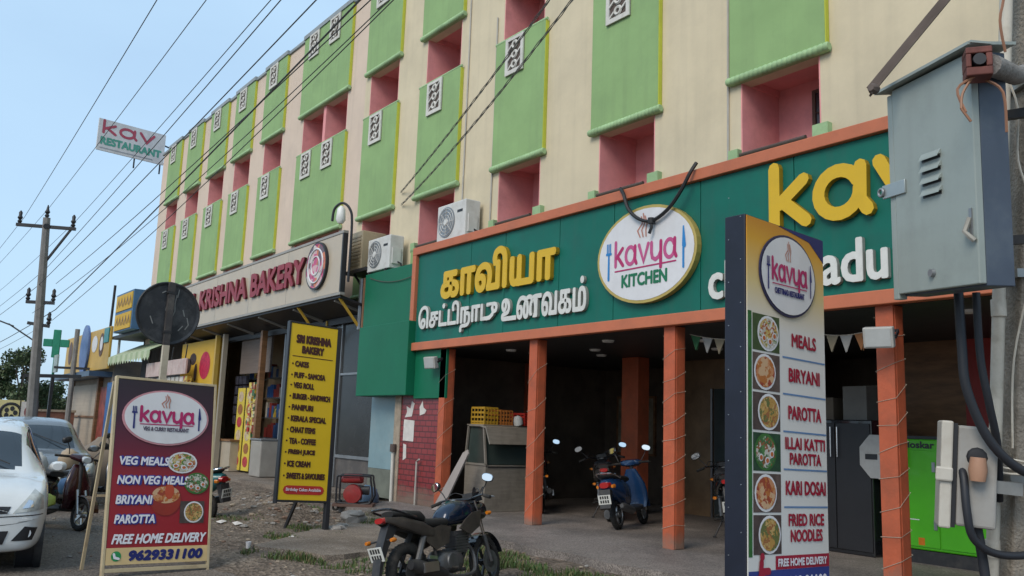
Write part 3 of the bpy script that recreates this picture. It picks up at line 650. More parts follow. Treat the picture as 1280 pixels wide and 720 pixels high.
for x in (-20.0, -17.72):
    b = W(KL); yb = mat('yellow_bracket', (.55, .33, .04), .5)
    b.bar((x, 8.40, 4.36), (x + .05, 9.15, 3.45), .05, .05, yb); b.bar((x, 9.2, 4.1), (x, 9.2, 3.2), .06, .06, yb); b.build('bracket', bak)

# bakery fascia sign
TL_ = (-24.3, 8.4, 4.45)
bs = thing('bakery_sign', 'long cream fascia sign with red raised bakery name and a round pink emblem', 'sign', TL_)
fascia = mat('cream_fascia', (.50, .415, .31), .35, var=.06, scale=1, stain=((.36, .33, .28), .4, 1.5))
b = W(TL_); b.box(-31.0, -17.58, 8.32, 8.42, 4.47, 5.80, fascia); b.build('panel', bs, bevel=.01)
b = W(TL_); b.box(-31.05, -17.52, 8.305, 8.42, 5.801, 5.86, mat('fascia_trim', (.30, .28, .25), .4)); b.box(-31.05, -17.52, 8.305, 8.42, 4.41, 4.469, MATS['fascia_trim']); b.box(-17.579, -17.52, 8.306, 8.42, 4.4695, 5.8005, metal_dark)
for x in (-28.4, -25.9, -23.2, -20.6): b.box(x - .006, x + .006, 8.317, 8.3195, 4.48, 5.79, MATS['fascia_trim'])
b.build('trim', bs)
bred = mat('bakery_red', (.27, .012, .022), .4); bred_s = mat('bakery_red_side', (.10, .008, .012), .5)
b = W(TL_)
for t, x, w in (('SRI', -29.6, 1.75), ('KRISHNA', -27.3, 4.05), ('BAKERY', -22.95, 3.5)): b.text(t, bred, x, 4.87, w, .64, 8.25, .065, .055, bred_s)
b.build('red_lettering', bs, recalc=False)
b = W(TL_); b.disc(-18.78, 5.2, .56, .56, 8.25, black_paint, 36, 8.318); b.disc(-18.78, 5.2, .52, .52, 8.246, cells('pink_emblem', [(.55, .10, .22), (.65, .40, .42), (.35, .03, .10), (.6, .55, .5), (.15, .10, .12), (.6, .2, .1)], 7), 36)
b.torus(.40, .022, plate_w, (-18.78, 8.24, 5.2), 'y', 30, 6); b.torus(.22, .018, plate_w, (-18.78, 8.24, 5.2), 'y', 24, 6); b.build('round_emblem', bs, recalc=False)

# hooked lamp at the end of the bakery sign
LL = (-17.5, 8.5, 4.9)
lp = thing('hook_lamp', 'black hooked lamp arm rising beside the right end of the bakery sign', 'lamp', LL)
b = W(LL); b.tube(smooth_path([(-17.45, 8.45, 4.7), (-17.45, 8.45, 6.0), (-17.5, 8.40, 6.35), (-17.68, 8.3, 6.5), (-17.86, 8.2, 6.38), (-17.9, 8.18, 6.1)]), .03, black_paint, 8); b.build('arm', lp)
b = W(LL); b.lathe([(.03, 6.12), (.09, 6.05), (.11, 5.8), (.06, 5.72)], lamp_m, (-17.72, 8.3, .32), 'z', 14); b.build('lamp_head', lp)

# air conditioners
ac_white = mat('ac_white', (.62, .61, .58), .45, var=.06, stain=((.40, .37, .32), .5, 4))
def aircon(loc, label, m):
    t = thing('air_conditioner', label, 'air conditioner', loc, group='outdoor units on the ledge')
    b = MB(); b.box(0, 1.0, 0, .34, .05, .78, m); b.build('casing', t, bevel=.02)
    b = MB(); b.lathe([(.30, -.012), (.30, .0), (.27, .001)], metal_grey, (.34, -.002, .42), 'y', 26)
    for k in range(4): b.torus(.07 + .065 * k, .007, ac_white, (.34, -.018, .42), 'y', 24, 4)
    for k in range(8): a = k * math.pi / 4; b.bar((.34, -.018, .42), (.34 + .28 * math.cos(a), -.018, .42 + .28 * math.sin(a)), .008, .008, ac_white)
    b.build('fan_grille', t)
    b = MB(); b.lathe([(.055, -.03), (.06, -.015)], ac_white, (.34, 0, .42), 'y', 14); b.build('fan_hub', t)
    b = MB(); b.box(.72, .9, -.006, -.001, .55, .6, metal_dark); b.box(1.001, 1.03, .06, .26, .15, .5, m); b.build('side_cover', t)
    for x in (.1, .84):
        b = MB(); b.box(x, x + .06, -.02, .36, 0, .049, metal_dark); b.build('foot', t)
    b = MB(); b.tube([(1.02, .2, .2), (1.12, .22, .15), (1.15, .3, -.1)], .02, black_paint, 6); b.build('hose', t)
    return t
aircon((-14.5, 8.86, 5.13), 'white outdoor air conditioner standing on the left end of the big green sign', ac_white)
aircon((-17.28, 8.8, 4.87), 'white outdoor air conditioner on the green cladding box, its fan facing the road', ac_white)
beige = mat('beige_tin', (.42, .34, .22), .5, stain=((.25, .2, .13), .6, 3))
t = thing('window_cooler', 'beige box shaped cooler in a dark bracket right of the bakery sign', 'air cooler', (-18.2, 8.9, 5.0))
b = MB(); b.box(0, .62, -.1, .5, .06, .95, beige); b.build('casing', t, bevel=.015)
b = MB()
for k in range(9): b.box(.06, .56, -.112, -.101, .16 + .08 * k, .2 + .08 * k, mat('beige_dark', (.30, .24, .15), .5))
b.build('louvre', t)
b = MB(); b.box(-.06, .95, -.15, .5, -.02, .059, metal_dark); b.bar((.3, -.1, -.02), (.3, .3, -.5), .04, .04, metal_dark); b.build('bracket', t)
t = thing('pipe_cluster', 'rusty pipes and conduits hanging below the beige cooler beside green cladding', 'pipes', (-17.4, 9.0, 3.9))
rust = mat('rusty_pipe', (.20, .11, .06), .7, var=.3)
for x, r_, m_, zb in ((-.28, .05, metal_grey, -.2), (-.12, .035, rust, -.7), (.02, .04, mural_y, -.75), (.14, .03, black_paint, -.5)):
    b = MB(); b.tube([(x, -.1, .95), (x, -.1, zb)], r_, m_, 8); b.build('pipe', t)
b = MB(); b.box(-.4, .35, -.05, .05, .3, .6, rust); b.build('bracket', t)

# ---------------------------------------------------------------- shops further down the road
shut = mat('shutter_cream', (.40, .34, .27), .6, var=.1, sc3=(.2, 1, 10), scale=2, stain=((.28, .22, .17), .5, 2))
NL = (-43, 8.4, 0)
sh = thing('shuttered_shop', 'low shop with cream roller shutters under the ochre signboard', 'shop', NL)
b = W(NL); b.box(-47.6, -39.0, 8.6, 14, 0, 3.9, mat('shop_wall', (.33, .28, .23), .8, stain=((.2, .17, .14), .5, 2))); b.build('wall', sh)
b = W(NL); b.box(-46.6, -41.0, 8.5, 8.59, .05, 1.5, shut); b.box(-46.6, -41.0, 8.5, 8.59, 1.58, 2.95, shut); b.build('shutter', sh)
b = W(NL); b.box(-46.7, -40.9, 8.44, 8.595, 1.5, 1.58, rust); b.box(-46.85, -46.65, 8.4, 8.59, 0, 3.2, wood_dark); b.box(-40.95, -40.7, 8.4, 8.59, 0, 3.2, wood_dark); b.build('shutter_frame', sh)
b = W(NL); b.box(-40.6, -39.4, 8.5, 8.59, .05, 2.8, mat('red_poster', (.30, .06, .04), .5, var=.6, scale=3)); b.build('poster_panel', sh)
b = W(NL); b.box(-47.4, -39.2, 7.7, 8.6, 3.2, 3.42, mat('blue_sheet', (.06, .10, .16), .4)); b.build('awning', sh)
OL = (-43, 8.3, 3.5)
os_ = thing('ochre_signboard', 'ochre yellow signboard with round emblems above the shuttered shop', 'sign', OL)
och = mat('ochre_board', (.55, .34, .07), .45, var=.12, scale=1)
b = W(OL); b.box(-47.5, -38.5, 8.2, 8.3, 3.5, 5.25, och); b.build('panel', os_, bevel=.02)
b = W(OL)
for x, z, rx, rz, m_ in ((-46.4, 4.5, .42, .55, mat('emblem_dark', (.12, .06, .04), .5)), (-45.0, 4.55, .3, .35, mat('emblem_red', (.40, .05, .05), .5)), (-42.9, 4.5, .85, 1.1, mat('emblem_blue', (.10, .16, .34), .4, var=.3)), (-42.9, 4.75, .5, .4, mat('emblem_red', (.4, .05, .05))), (-41.2, 4.65, .55, .36, plate_w), (-39.9, 4.55, .42, .5, MATS['emblem_dark']), (-39.9, 4.6, .25, .3, plate_w)):
    b.disc(x, z, rx, rz, 8.19 - .001 * b.k, m_, 24); b.k += 1
b.disc(-42.9, 4.5, .85, 1.1, 8.1, MATS['emblem_blue'], 24, 8.185); b.build('emblem', os_, recalc=False)
b = W(OL); b.box(-39.4, -38.6, 8.15, 8.19, 4.6, 5.2, mat('teal_chip', (.05, .25, .25), .4)); b.build('corner_panel', os_)
t = thing('thin_mast', 'thin dark leaning mast standing on the roof behind the ochre signboard', 'mast', (-40.6, 8.6, 3.9))
b = MB(); b.tube([(0, 0, 0), (.15, 0, 3.3)], .06, metal_dark, 6); b.build('pole', t); b = MB(); b.box(-.3, .3, -.05, .05, -.02, .06, metal_dark); b.build('base', t)
t = thing('roof_hook', 'pale hooked vent pipe on the roof between the two yellow signboards', 'pipe', (-38.6, 8.6, 3.95))
b = MB(); b.tube(smooth_path([(0, 0, 0), (0, 0, 1.9), (.12, 0, 2.3), (.4, 0, 2.35), (.5, 0, 1.9)]), .05, mat('pale_pipe', (.5, .52, .55), .5), 8); b.build('pipe', t); b = MB(); b.lathe([(.2, -.02), (.2, .05)], metal_grey, (0, 0, 0)); b.build('base', t)
AL = (-35.2, 8.6, 0)
aw = thing('awning_shop', 'small dark shop with a pale green scalloped awning and a blue column', 'shop', AL)
b = W(AL); b.box(-38.4, -31.2, 9.5, 14, 0, 4.7, mat('shop_shade', (.14, .13, .13), .8, var=.2)); b.build('wall', aw)
b = W(AL); b.box(-39.0, -37.1, 8.4, 9.4, 0, 2.95, mat('blue_column', (.03, .13, .36), .45, var=.15, stain=((.05, .1, .2), .5, 2))); b.build('blue_column', aw)
agr = mat('awning_green', (.36, .44, .26), .7, var=.2, scale=2, sc3=(3, .1, .1))
b = W(AL); n = 16
for k in range(n):
    xa, xb = -38.4 + 6.2 * k / n, -38.4 + 6.2 * (k + 1) / n; m_ = agr if k % 2 else mat('awning_pale', (.50, .55, .38), .7)
    b.add([(xa, 9.4, 4.55), (xb, 9.4, 4.55), (xb, 8.2, 3.95), (xa, 8.2, 3.95), (xb, 8.19, 3.72), ((xa + xb) / 2, 8.19, 3.58), (xa, 8.19, 3.72), (xa, 9.4, 4.5), (xb, 9.4, 4.5), (xb, 8.22, 3.9), (xa, 8.22, 3.9)], [(0, 1, 2, 3), (3, 2, 4, 5, 6), (7, 8, 9, 10)], m_)
b.build('awning', aw, recalc=False)
b = W(AL); b.box(-38.6, -31.0, 8.3, 9.5, 4.7, 4.82, metal_dark); b.build('roof', aw)
t = thing('yellow_panel_sign', 'two stacked yellow sign panels with a blue side above the green awning', 'sign', (-36, 8.3, 4.83))
b = MB(); b.box(-1.1, 1.6, -.3, .2, 0, 1.5, mat('sign_blue', (.06, .14, .26), .5)); b.build('box', t, bevel=.01)
for z0 in (.06, .8):
    b = MB(); b.box(-.95, 1.5, -.33, -.301, z0, z0 + .62, mural_y); p = b.build('panel', t); b = MB(); r4 = random.Random(int(z0 * 10))
    for k in range(5): b.stroke([(-.7 + .45 * k, z0 + .15 + r4.uniform(0, .1)), (-.55 + .45 * k, z0 + .45), (-.4 + .45 * k, z0 + .2)], .045, mat('brush_brown', (.20, .10, .03), .5), -.336)
    b.build('painted_marks', p, recalc=False)
t = thing('pale_name_board', 'pale pink name board hanging behind the round road sign post', 'sign', (-31.0, 8.5, 3.02))
b = MB(); b.box(-2.4, 2.3, -.06, 0, 0, .5, mat('pale_pink_board', (.52, .40, .36), .5, var=.15, scale=3, stain=((.3, .1, .08), .5, 4))); b.build('panel', t, bevel=.008)
b = MB()
for x in (-2.2, -.9, .6, 2.1): b.bar((x, -.03, .5), (x, .0, .95), .03, .03, metal_dark)
b.build('hanger', t)
b = MB(); r5 = random.Random(5)
for k in range(10): b.box(-2.3 + .46 * k, -2.3 + .46 * k + .36, .05, .2, -.5, -.06, r5.choice([paper, snack, mat('jar_pale', (.5, .45, .38))]))
b.build('goods_row', t)
# pharmacy cross, dark frame, banners
t = thing('pharmacy_cross', 'green pharmacy cross sign on a slim dark post down the road', 'sign', (-45.5, 7.4, 0))
grn = mat('cross_green', (.02, .22, .13), .4)
b = MB(); b.box(-.09, .09, -.06, .06, 0, 3.3, metal_dark); b.build('post', t)
b = MB(); b.M = Matrix.Rotation(R(70), 4, 'Z'); b.box(-.16, .16, -.07, .07, 4.2, 5.5, grn); b.box(-.55, -.161, -.07, .07, 4.7, 5.05, grn); b.box(.161, .55, -.07, .07, 4.7, 5.05, grn); b.build('cross', t, bevel=.02)
b = MB(); b.box(-.05, .05, -.05, .05, 3.3, 4.2, grn); b.box(-.05, .9, -.04, .04, 3.5, 4.3, mat('pharmacy_panel', (.30, .36, .33), .4, var=.5, scale=2)); b.build('panel', t)
t = thing('timber_frame', 'dark T shaped frame standing below the green pharmacy cross', 'frame', (-39.9, 6.5, 0))
b = MB(); b.box(-.06, .06, -.06, .06, 0, 3.1, metal_dark); b.build('post', t); b = MB(); b.bar((-.3, -1.0, 3.1), (.3, 1.0, 3.16), .1, .14, metal_dark); b.build('crossbar', t)
t = thing('yellow_wall', 'low pale yellow wall with a black ring emblem painted on it', 'wall', (-40.4, 4.2, 0), (0, 0, R(80)))
b = MB(); b.box(-4, 1.45, 0, .2, 0, 2.1, mat('lemon_wall', (.60, .53, .25), .7, var=.12)); b.build('panel', t); b = MB(); b.torus(.36, .05, metal_dark, (1.0, -.02, 1.6), 'y', 26, 6, .3)
for k in range(5): a = k * 1.257; b.disc(1.0 + .17 * math.cos(a), 1.6 + .17 * math.sin(a), .08, .1, -.014 - .001 * k, metal_dark, 9)
b.build('ring_emblem', t, recalc=False); b = MB(); b.box(-.05, 1.46, -.03, -.001, .3, 1.02, mat('wall_orange', (.45, .14, .05), .7)); b.build('painted_band', t)
t = thing('banner_stand', 'narrow white banner stand between the yellow wall and the utility pole', 'banner', (-39.7, 5.75, 0), (0, 0, R(85)))
b = MB(); b.box(-.28, .28, 0, .03, .9, 2.05, paper); b.build('banner', t, recalc=True); b = MB(); b.disc(0, 1.65, .16, .24, -.004, mat('banner_mark', (.25, .08, .08), .5), 14); b.box(-.18, .18, -.006, -.003, 1.0, 1.3, mat('banner_text', (.2, .2, .24), .5)); b.build('banner_print', t, recalc=False)
for x in (-.31, .31): b = MB(); b.box(x - .02, x + .02, -.01, .05, 0, 2.1, metal_dark); b.build('leg', t)
t = thing('brick_wall', 'low red brown wall beside the road in front of far trees', 'wall', (-44, 6.4, 0))
b = MB(); b.box(-.15, .15, -.9, 1.8, 0, 1.7, mat('brickish', (.22, .10, .07), .8, var=.3, scale=4)); b.build('panel', t); b = MB(); b.box(-.2, .2, -.95, 1.85, 1.701, 1.8, plaster); b.build('coping', t)

# rooftop sign
t = thing('rooftop_sign', 'white rooftop board with red and green lettering at the far end of the cream building', 'sign', (-37.96, 6.78, 12.34), (0, 0, R(98.9)))
b = MB(); b.box(0, 2.8, 0, .06, 0, 1.34, mat('roof_board', (.62, .58, .56), .5, stain=((.45, .40, .38), .5, 2))); b.build('panel', t)
b = MB(); word_kavya(b, .12, .78, .36, 2.3, mat('roof_red', (.40, .06, .09), .5), .055, -.006, letters='kav'); b.v = b.v; b.build('red_lettering', t, recalc=False)
b = MB(); b.text('RESTAURANT', mat('roof_green', (.08, .30, .22), .5), .12, .26, 2.55, .34, -.006, 0, .07); b.stroke([(.14, .12), (2.3, .12)], .02, mat('roof_grey', (.3, .3, .32), .5), -.006); b.build('green_lettering', t, recalc=False)
b = MB()
for x in (1.6, 2.7): b.bar((x, .1, -.4), (x, .1, 1.3), .05, .05, metal_dark)
b.bar((2.75, .08, .9), (3.6, .1, .75), .05, .05, metal_dark); b.bar((2.75, .08, .1), (3.4, .1, .0), .05, .05, metal_dark); b.bar((3.3, .1, -.3), (3.3, .1, .85), .05, .05, metal_dark); b.build('support_frame', t)
# ---------------------------------------------------------------- A frame board on the road
def board(name, label, cat_, O, yaw, lean, roll): return thing(name, label, cat_, O, (R(-lean), R(-roll), R(yaw)))
cream_steel = mat('cream_steel', (.52, .42, .26), .5, .1, stain=((.25, .17, .10), .6, 6))
A = board('menu_board', 'tall dark red menu board with a white oval logo on a cream steel easel', 'sandwich board', (-9.722, 2.253, .12), 96.1, 9.4, -1.6)
w, h = 1.063, 1.907
pr = grad('maroon_print', [(0, (.30, .012, .018)), (.45, (.27, .012, .022)), (.62, (.13, .01, .03)), (.8, (.04, .012, .03)), (1, (.02, .012, .022))], 0, 1.9)
b = MB(); b.box(0, w, .001, .03, 0, h, pr); b.build('panel', A, bevel=.004)
b = MB()
for x in (-.03, w + .002): b.box(x, x + .028, -.004, .05, -.125, h + .03, cream_steel)
b.box(-.002, w + .002, -.003, .05, -.075, -.035, cream_steel); b.box(-.002, w + .002, -.003, .05, h + .002, h + .03, cream_steel); b.build('front_frame', A, bevel=.004)
for x in (-.02, w + .02):
    b = MB(); b.bar((x, .07, h - .02), (x, .62, -.02), .03, .03, cream_steel); b.build('rear_leg', A)
b = MB(); b.bar((0, .40, .72), (w, .40, .72), .025, .025, cream_steel); b.build('cross_brace', A)
b = MB(); logo(b, w * .5, h * .795, .475, .30, -.012, 'VEG & CURRY RESTAURANT', mat('logo_grey', (.10, .08, .12), .4), fork=logo_navy, rim=mat('rim_pink', (.55, .25, .28), .4), thick=.008, subw=1.15); b.build('logo_print', A, recalc=False)
txt_w = mat('print_white', (.72, .70, .74), .4, var=.02); txt_b = mat('print_blue', (.035, .04, .26), .4); txt_n = mat('print_navy', (.015, .02, .13), .4)
b = MB()
for t_, v, ww in (('VEG MEALS', .452, .53), ('NON VEG MEALS', .556, .76), ('BRIYANI', .662, .37), ('PAROTTA', .765, .42)):
    z = h * (1 - v) - .045; b.text(t_, txt_b, .058, z - .012, ww + .012, .112, -.004, 0, .14, skew=.12); b.text(t_, txt_w, .052, z, ww, .09, -.010, 0, .05, skew=.12)
b.text('FREE HOME DELIVERY', txt_w, .04, h * .105, .98, .1, -.006, 0, .05, skew=.25)
b.quad(.0, w, .0, .165, -.003, mat('print_sand', (.62, .45, .22), .4)); b.disc(.10, .083, .05, .05, -.007, mat('phone_green', (.02, .25, .08), .4), 18); b.stroke([(.075, .105), (.085, .07), (.125, .058)], .012, txt_w, -.012)
b.text('9629331100', txt_n, .21, .03, .79, .108, -.006, 0, .09, skew=.2); b.build('lettering', A, recalc=False)
def photo(b, cx, cz, rx, rz, y, kind, rect=True):
    pal = {'meal': [(.45, .42, .36), (.10, .18, .04), (.35, .10, .03), (.5, .35, .1), (.6, .58, .55)], 'curry': [(.30, .05, .02), (.42, .14, .03), (.5, .3, .1), (.2, .03, .02)],
           'green': [(.04, .12, .04), (.08, .2, .06), (.5, .48, .42), (.25, .08, .03)], 'noodle': [(.42, .24, .06), (.5, .33, .12), (.12, .14, .04), (.3, .12, .04)]}[kind]
    fm = cells('food_' + kind, pal, 38)
    if rect: b.quad(cx - rx, cx + rx, cz - rz, cz + rz, y, mat('photo_back_' + kind, {'meal': (.05, .08, .03), 'curry': (.10, .07, .06), 'green': (.02, .06, .03), 'noodle': (.07, .05, .045)}[kind], .4, var=.4, scale=14))
    q = .98 if rect else 1
    ox = .22 * rx * (1 if kind in ('meal', 'noodle') else -1) if rect else 0; cx += 0 if not rect else ox * .6
    rx0 = rx; rx = rx * .82 if rect else rx
    b.disc(cx, cz, rx * q, rz * q, y - .002, plate_w if kind != 'green' else mat('leaf_plate', (.04, .14, .03), .5), 20); b.disc(cx, cz, rx * q * .88, rz * q * .86, y - .004, fm, 20)
    if kind in ('meal', 'green'):
        for dx, dz in ((-.45, -.3), (.1, -.45), (.5, -.1)): b.disc(cx + dx * rx, cz + dz * rz, rx * .2, rz * .2, y - .006, plate_w, 12); b.disc(cx + dx * rx, cz + dz * rz, rx * .13, rz * .13, y - .008, mat('dip', (.45, .12, .03), .4), 10)
b = MB(); photo(b, .735, h * .545, .165, .115, -.005, 'meal', False); photo(b, .905, h * .43, .14, .115, -.008, 'green', False); photo(b, .87, h * .27, .135, .115, -.005, 'noodle')
bowl = mat('bowl_red', (.28, .03, .02), .3); b.disc(.575, h * .335, .165, .16, -.005, bowl, 24); b.disc(.575, h * .365, .15, .09, -.007, cells('food_curry', [(.5, .22, .1), (.42, .14, .03), (.55, .35, .2), (.3, .05, .02)], 30), 24); b.disc(.61, h * .385, .05, .085, -.009, mat('chicken', (.45, .07, .03), .4), 12)
b.build('food_photos', A, recalc=False)

# ---------------------------------------------------------------- slim menu pylon
P = board('menu_pylon', 'tall slim lightbox menu with a white face, navy sides and six dish photos', 'menu sign', (-3.212, 4.05, .955), 92.9, .9, -1.7)
w, h, low = .837, 1.965, -.33
navy = mat('navy_vinyl', (.010, .012, .024), .45, var=.25, scale=3)
b = MB(); b.box(0, w, .001, .145, low, h, navy); b.build('cabinet', P, bevel=.006)
facem = grad('pylon_print', [(0, (.66, .65, .62)), (.66, (.66, .64, .61)), (.80, (.66, .50, .22)), (.93, (.66, .33, .03)), (1, (.55, .22, .02))], 0, h)
b = MB(); b.box(.012, w - .006, -.006, .0005, low + .01, h - .008, facem)
b.prism([(.33, h - .009), (w - .006, h - .009), (w - .006, h - .16), (w * .8, h - .05)], -.0085, -.0065, txt_n, 'y'); b.build('face', P)
b = MB()
for k in range(9): b.lathe([(.004, 0), (.003, -.004)], steel_door, (-.0, .03, low + .2 + k * .26), 'x', 8); b.lathe([(.004, 0), (.003, -.004)], steel_door, (-.0, .115, low + .33 + k * .26), 'x', 8)
b.build('screw_heads', P)
b = MB(); logo(b, w * .5, h * .84, .30, .255, -.018, 'CHETTINAD RESTAURANT', logo_navy, fork=logo_navy, rim=mat('rim_dark', (.03, .03, .08), .4), thick=.008, subw=1.15); b.build('logo_print', P, recalc=False)
menu_red = mat('menu_red', (.33, .015, .04), .4)
b = MB(); b.quad(.014, .05, 0, h * .705, -.008, mat('leaf_green', (.03, .13, .03), .5, var=.4, scale=10))
for i, (kind) in enumerate(('meal', 'curry', 'noodle', 'green', 'curry', 'noodle')):
    cz = h * (.705 - .1172 * (i + .5)); photo(b, .195, cz, .135, .108, -.008, kind)
b.build('dish_photos', P, recalc=False)
b = MB(); rows = [(('MEALS',), .358), (('BIRYANI',), .467), (('PAROTTA',), .582), (('ILLAI KATTI', 'PAROTTA'), .697), (('KARI DOSAI',), .806), (('FRIED RICE', 'NOODLES'), .922)]
for ts, v in rows:
    n = len(ts)
    for j, t_ in enumerate(ts):
        ww = {'MEALS': .27, 'BIRYANI': .34, 'PAROTTA': .36 if n == 1 else .34, 'ILLAI KATTI': .43, 'KARI DOSAI': .43, 'FRIED RICE': .38, 'NOODLES': .34}[t_]
        hh = .085 if n == 1 else .072; z = h * (1 - v) - hh / 2 + (n - 1) * (.045 - .09 * j)
        b.text(t_, menu_red, .59 - ww / 2, z, ww, hh, -.010, 0, .045)
line_m = mat('divider_blue', (.12, .22, .40), .4)
for v in (.415, .527, .64, .752, .862): b.quad(.36, w - .012, h * (1 - v) - .005, h * (1 - v) + .005, -.0085, line_m)
b.quad(.27, w - .008, -.075, .0, -.0085, menu_red); b.text('FREE HOME DELIVERY', txt_w, .29, -.06, .51, .045, -.011, 0, .05)
b.quad(.014, w - .008, low + .012, -.076, -.008, mat('pylon_blue', (.03, .05, .22), .4)); b.text('96293 31100', txt_w, .30, -.20, .5, .085, -.011, 0, .07)
b.stroke([(.06, -.12), (.12, -.12), (.15, -.08), (.2, -.08)], .02, menu_red, -.012); b.disc(.08, -.16, .03, .03, -.013, menu_red, 14); b.disc(.19, -.16, .03, .03, -.013, menu_red, 14); b.stroke([(.12, -.1), (.13, -.03)], .02, menu_red, -.012); b.disc(.135, .0, .022, .022, -.014, menu_red, 12)
b.build('lettering', P, recalc=False)
for x in (.06, w - .06):
    b = MB(); b.box(x - .025, x + .025, .045, .095, -.97, low - .001, metal_dark); b.build('leg', P)
b = MB(); b.box(0, w, .03, .11, -.975, -.93, metal_dark); b.build('base', P)

# ---------------------------------------------------------------- yellow bakery board on a post
Y_ = board('bakery_menu_board', 'leaning yellow menu board with black lettering standing in front of the bakery', 'menu sign', (-12.087, 4.988, .522), 90.5, 5.2, -2.6)
w, h = .754, 2.556
ysheet = mat('yellow_sheet', (.66, .44, .018), .35, var=.06, scale=2, stain=((.5, .33, .03), .4, 2))
b = MB(); b.box(0, w, .001, .05, 0, h, ysheet); b.build('panel', Y_, bevel=.003)
b = MB(); b.box(-.03, -.001, -.008, .09, -.05, h + .03, black_paint); b.box(w + .001, w + .065, -.008, .09, -.56, h + .03, black_paint); b.box(0, w, -.006, .09, h + .001, h + .028, black_paint); b.box(0, w, -.006, .09, -.03, -.001, black_paint); b.build('frame', Y_, bevel=.004)
b = MB(); b.bar((w + .03, .09, 1.2), (w * .6, .75, -.45), .04, .04, black_paint); b.build('prop', Y_)
b = MB(); ink = mat('brown_ink', (.06, .018, .012), .5)
Z = lambda y: h * (1 - (y - 25) / 665)
b.text('SRI KRISHNA', ink, .09, Z(102), .57, .135, -.004, 0, .08); b.text('BAKERY', ink, .19, Z(140), .36, .12, -.004, 0, .08); b.quad(.05, .7, Z(154), Z(151), -.003, ink)
for (t_, ww), y in zip((('CAKES', .22), ('PUFF - SAMOSA', .50), ('VEG ROLL', .33), ('BURGER - SANDWICH', .60), ('PANIPURI', .34), ('KERALA SPECIAL', .56), ('CHAAT ITEMS', .40), ('TEA - COFFEE', .42), ('FRESH JUICE', .42), ('ICE CREAM', .36), ('SWEETS & SAVOURIES', .60)), (182, 225, 264, 306, 348, 390, 432, 474, 516, 558, 602)):
    b.text(t_, ink, .10, Z(y) - .045, ww, .09, -.004, 0, .07); b.disc(.065, Z(y), .014, .014, -.004, ink, 8)
pr_ = mat('pill_red', (.42, .03, .025), .4); b.stroke([(.13, Z(653)), (.64, Z(653))], .062, pr_, -.003); b.text('Birthday Cakes Available', txt_w, .11, Z(653) - .03, .54, .06, -.009, 0, .02); b.build('lettering', Y_, recalc=False)

# ---------------------------------------------------------------- round road sign seen from behind
D_ = thing('round_road_sign', 'back of a round black road sign on a cream post behind the red menu board', 'road sign', (-11.42, 3.06, 0), (R(0), R(.4), R(93)))
disc_back = mat('sign_back', (.030, .032, .036), .5, .2, var=.25, scale=5, stain=((.16, .16, .16), .5, 3))
b = MB(); b.lathe([(.39, 0), (.402, -.012), (.39, -.02), (.36, -.008), (.36, -.004)], disc_back, (0, .0, 2.905), 'y', 44)
b.build('disc', D_); b = MB()
for p in ([(.07, 2.87), (.06, 2.78), (.065, 2.7), (.045, 2.64)], [(.09, 2.93), (.08, 2.85)], [(.15, 2.72), (.17, 2.66)], [(.2, 2.64), (.22, 2.57), (.19, 2.52)], [(-.02, 2.78), (-.03, 2.7)], [(-.18, 2.62), (-.15, 2.55)], [(.12, 2.5), (.16, 2.55)], [(-.08, 2.88), (-.05, 2.9)]): b.stroke([(u * 1.2, 2.905 + (v - 2.67) * 1.2) for u, v in p], .007, mat('scratch', (.22, .22, .21), .7), -.01)
b.build('scratches', D_, recalc=False)
b = MB(); b.box(-.038, .038, -.075, -.021, 2.5, 3.29, mat('post_dark', (.05, .045, .045), .5, stain=((.2, .18, .15), .6, 4))); b.box(-.038, .038, -.0755, -.0205, 0, 2.499, mat('post_cream', (.50, .43, .32), .5, stain=((.25, .2, .15), .6, 4))); b.build('post', D_)
b = MB()
for z in (2.65, 3.15): b.box(-.05, .05, -.08, -.019, z, z + .03, metal_dark)
b.build('clamp', D_)

# ---------------------------------------------------------------- pole at the roadside with boxes
pb = Vector((-2.60, 5.76, 0)); pdir = Vector((.128, -.098, 1))
pol = thing('concrete_pole', 'weathered concrete electricity pole carrying the metal cabinet by the roadside', 'electricity pole', pb)
conc_pole = mat('pole_concrete', (.30, .265, .22), .9, var=.25, scale=6, bump=.8, stain=((.15, .125, .10), .6, 4))
b = MB(); b.bar(Vector((0, 0, -.1)), pdir * 9.4, .25, .22, conc_pole, (0.803, -.596, 0)); b.build('shaft', pol, bevel=.015)
b = MB(); b.bar(pdir * 8.9 + Vector((-.7, -.25, 0)), pdir * 8.9 + Vector((.7, .25, 0)), .1, .1, metal_dark)
for k in (-.6, -.2, .2, .6): b.lathe([(.03, 0), (.06, .05), (.035, .1), (.055, .15), (.02, .2)], mat('porcelain', (.25, .12, .07), .2), pdir * 8.9 + Vector((k, k * .36, .05)), 'z', 10)
b.build('crossarm', pol)
strap = mat('strap_steel', (.30, .30, .29), .4, .7, var=.2)
for z in (1.42, 3.7, 2.6):
    b = MB(); c = pdir * z; b.M = Matrix.Translation(c) @ Matrix.Rotation(R(53.4), 4, 'Z'); b.box(-.16, .16, -.14, .14, -.025, .025, strap); b.build('strap', pol)
pvc = mat('pvc_white', (.64, .59, .50), .5, var=.08, stain=((.33, .28, .2), .6, 5))
c0 = Vector((-2.56, 5.48, .95)); c1 = Vector((-2.16, 5.14, 4.19)); dd = (c1 - c0)
b = W(pb); b.tube([c0 - dd * .27, c0, c1, c1 + dd * .9], .036, pvc, 12)
for f in (.02, .45): b.lathe([(.042, -.05), (.042, .05)], pvc, c0 + dd * f, 'z', 12)
b.build('conduit_pipe', pol)
cab_m = mat('cabinet_grey', (.315, .355, .33), .5, .0, var=.05, scale=1.5, stain=((.19, .21, .19), .45, 1.8), streak=.10)
